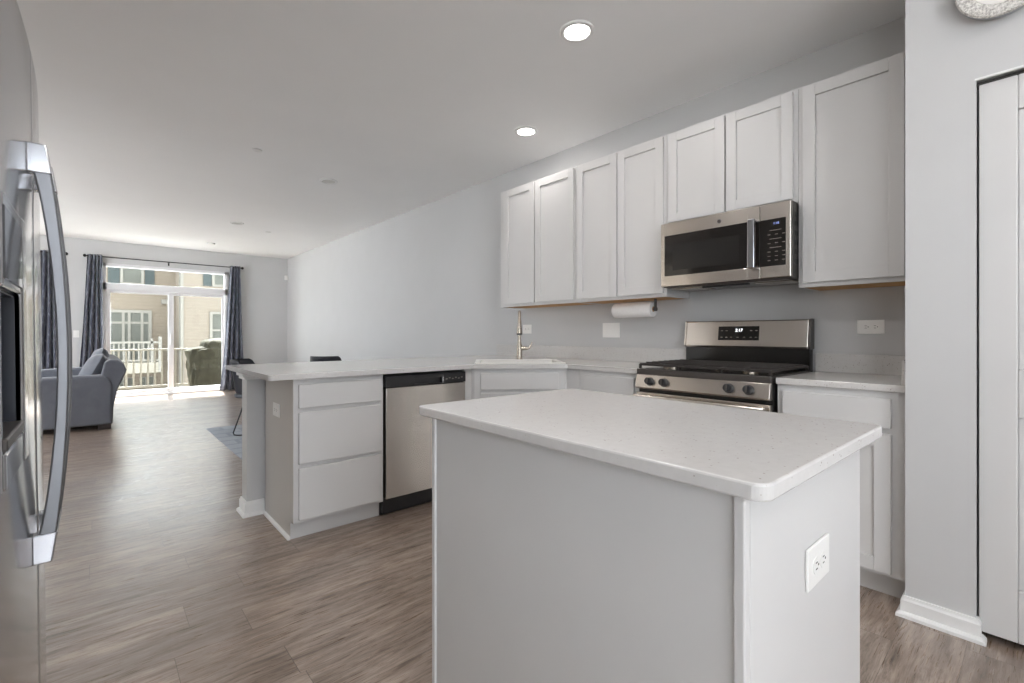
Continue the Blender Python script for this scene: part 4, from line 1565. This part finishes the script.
b.grid(gr_fn, NU, NV)
bmesh.ops.remove_doubles(b.bm, verts=b.bm.verts[:], dist=0.0005)
b.build('cover', M['cover'], t, smooth=True)

# ------------------------------------------------------------------ the town houses across
struct(MB().box(-40, 40, -30, 60, -3.4, -3.2), 'floor_street', M['ground'])
# this house's unseen outer wall, added to block sky from the house opposite
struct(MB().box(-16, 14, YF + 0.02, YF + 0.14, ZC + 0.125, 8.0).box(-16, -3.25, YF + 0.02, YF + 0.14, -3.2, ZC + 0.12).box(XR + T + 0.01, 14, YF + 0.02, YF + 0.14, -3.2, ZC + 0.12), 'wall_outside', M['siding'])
NY, NB = 26.0, 24.5
t = thing('town_house', (2.0, 28.0, -3.2), 'tan sided town house across the yard seen through the sliding glass door', 'building')
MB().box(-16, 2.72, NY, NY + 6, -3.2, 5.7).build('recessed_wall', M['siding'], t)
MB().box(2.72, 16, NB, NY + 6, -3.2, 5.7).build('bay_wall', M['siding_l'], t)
MB().box(2.70, 2.84, NB - 0.03, NB + 0.04, -3.2, 5.7).box(2.69, 2.72, NB - 0.03, NB + 0.16, -3.2, 5.7).build('corner_board', M['nbtrim'], t)
MB().box(-16, 2.72, NY - 0.04, NY, 2.96, 3.12).build('belt_board', M['siding'], t)


def nwin(x0, x1, z0, z1, y, mulls=(), rails=(), fw=0.10, glass='nbglass', depth=0.05, name='window'):
    b = MB()
    ya_, yb_ = y - depth, y + 0.002
    b.box(x0 - fw, x0, ya_, yb_, z0 - fw, z1 + fw).box(x1, x1 + fw, ya_, yb_, z0 - fw, z1 + fw)
    b.box(x0, x1, ya_, yb_, z1, z1 + fw).box(x0, x1, ya_, yb_, z0 - fw, z0)
    for m_ in mulls:
        b.box(m_ - fw * 0.4, m_ + fw * 0.4, ya_, yb_, z0, z1)
    for r_ in rails:
        b.box(x0, x1, ya_ + 0.006, yb_ - 0.0005, r_ - fw * 0.4, r_ + fw * 0.4)
    w = b.build(name, M['nbtrim'], t)
    MB().box(x0, x1, y - 0.02, y - 0.004, z0, z1).build('pane', M[glass], w)
    return w


# upper floor windows with dark shutters
nwin(0.86, 1.47, 3.36, 4.70, NY)
for x0, x1 in ((0.36, 0.74), (1.60, 1.94)):
    MB().box(x0, x1, NY - 0.04, NY, 3.30, 4.80).build('shutter', M['nbglass_d'], t)
nwin(4.00, 4.60, 3.36, 4.70, NB)
MB().box(3.56, 3.88, NB - 0.04, NB, 3.28, 4.80).build('shutter', M['nbglass_d'], t)
# their own sliding door with a transom, and the double hung window of the bay
nwin(0.46, 1.72, -0.38, 2.05, NY, mulls=(0.86, 1.06, 1.50), rails=(1.62,), fw=0.12, name='sliding_door')
nwin(3.92, 4.80, 0.55, 2.02, NB, rails=(1.30,), fw=0.11)
nwin(0.70, 0.86, -1.12, -0.78, NY, fw=0.03)
nwin(1.02, 1.18, -1.12, -0.78, NY, fw=0.03)
nwin(1.45, 1.62, -1.12, -0.78, NY, fw=0.03)
nwin(1.72, 1.88, -1.12, -0.78, NY, fw=0.03)
MB().box(2.18, 2.42, NY - 0.12, NY, 2.48, 2.68).build('wall_light', M['nbtrim'], t, bevel=0.01)
# their balcony
MB().box(-6.0, 2.10, 24.72, NY, -0.50, -0.07).build('balcony_slab', M['railing'], t)
br_ = MB().box(-6.0, 2.08, 24.72, 24.82, 0.74, 0.82).box(-6.0, 2.08, 24.74, 24.80, -0.0, 0.06).build('balcony_rail', M['nbtrim'], t)
MB().box(1.98, 2.10, 24.70, 24.84, -0.5, 1.02).box(1.72, 1.80, 24.72, 24.82, -0.07, 0.95).build('balcony_post', M['nbtrim'], t)
x = -0.6
while x < 1.95:
    MB().box(x - 0.025, x + 0.025, 24.745, 24.795, 0.06, 0.74).build('baluster', M['nbtrim'], br_)
    x += 0.16
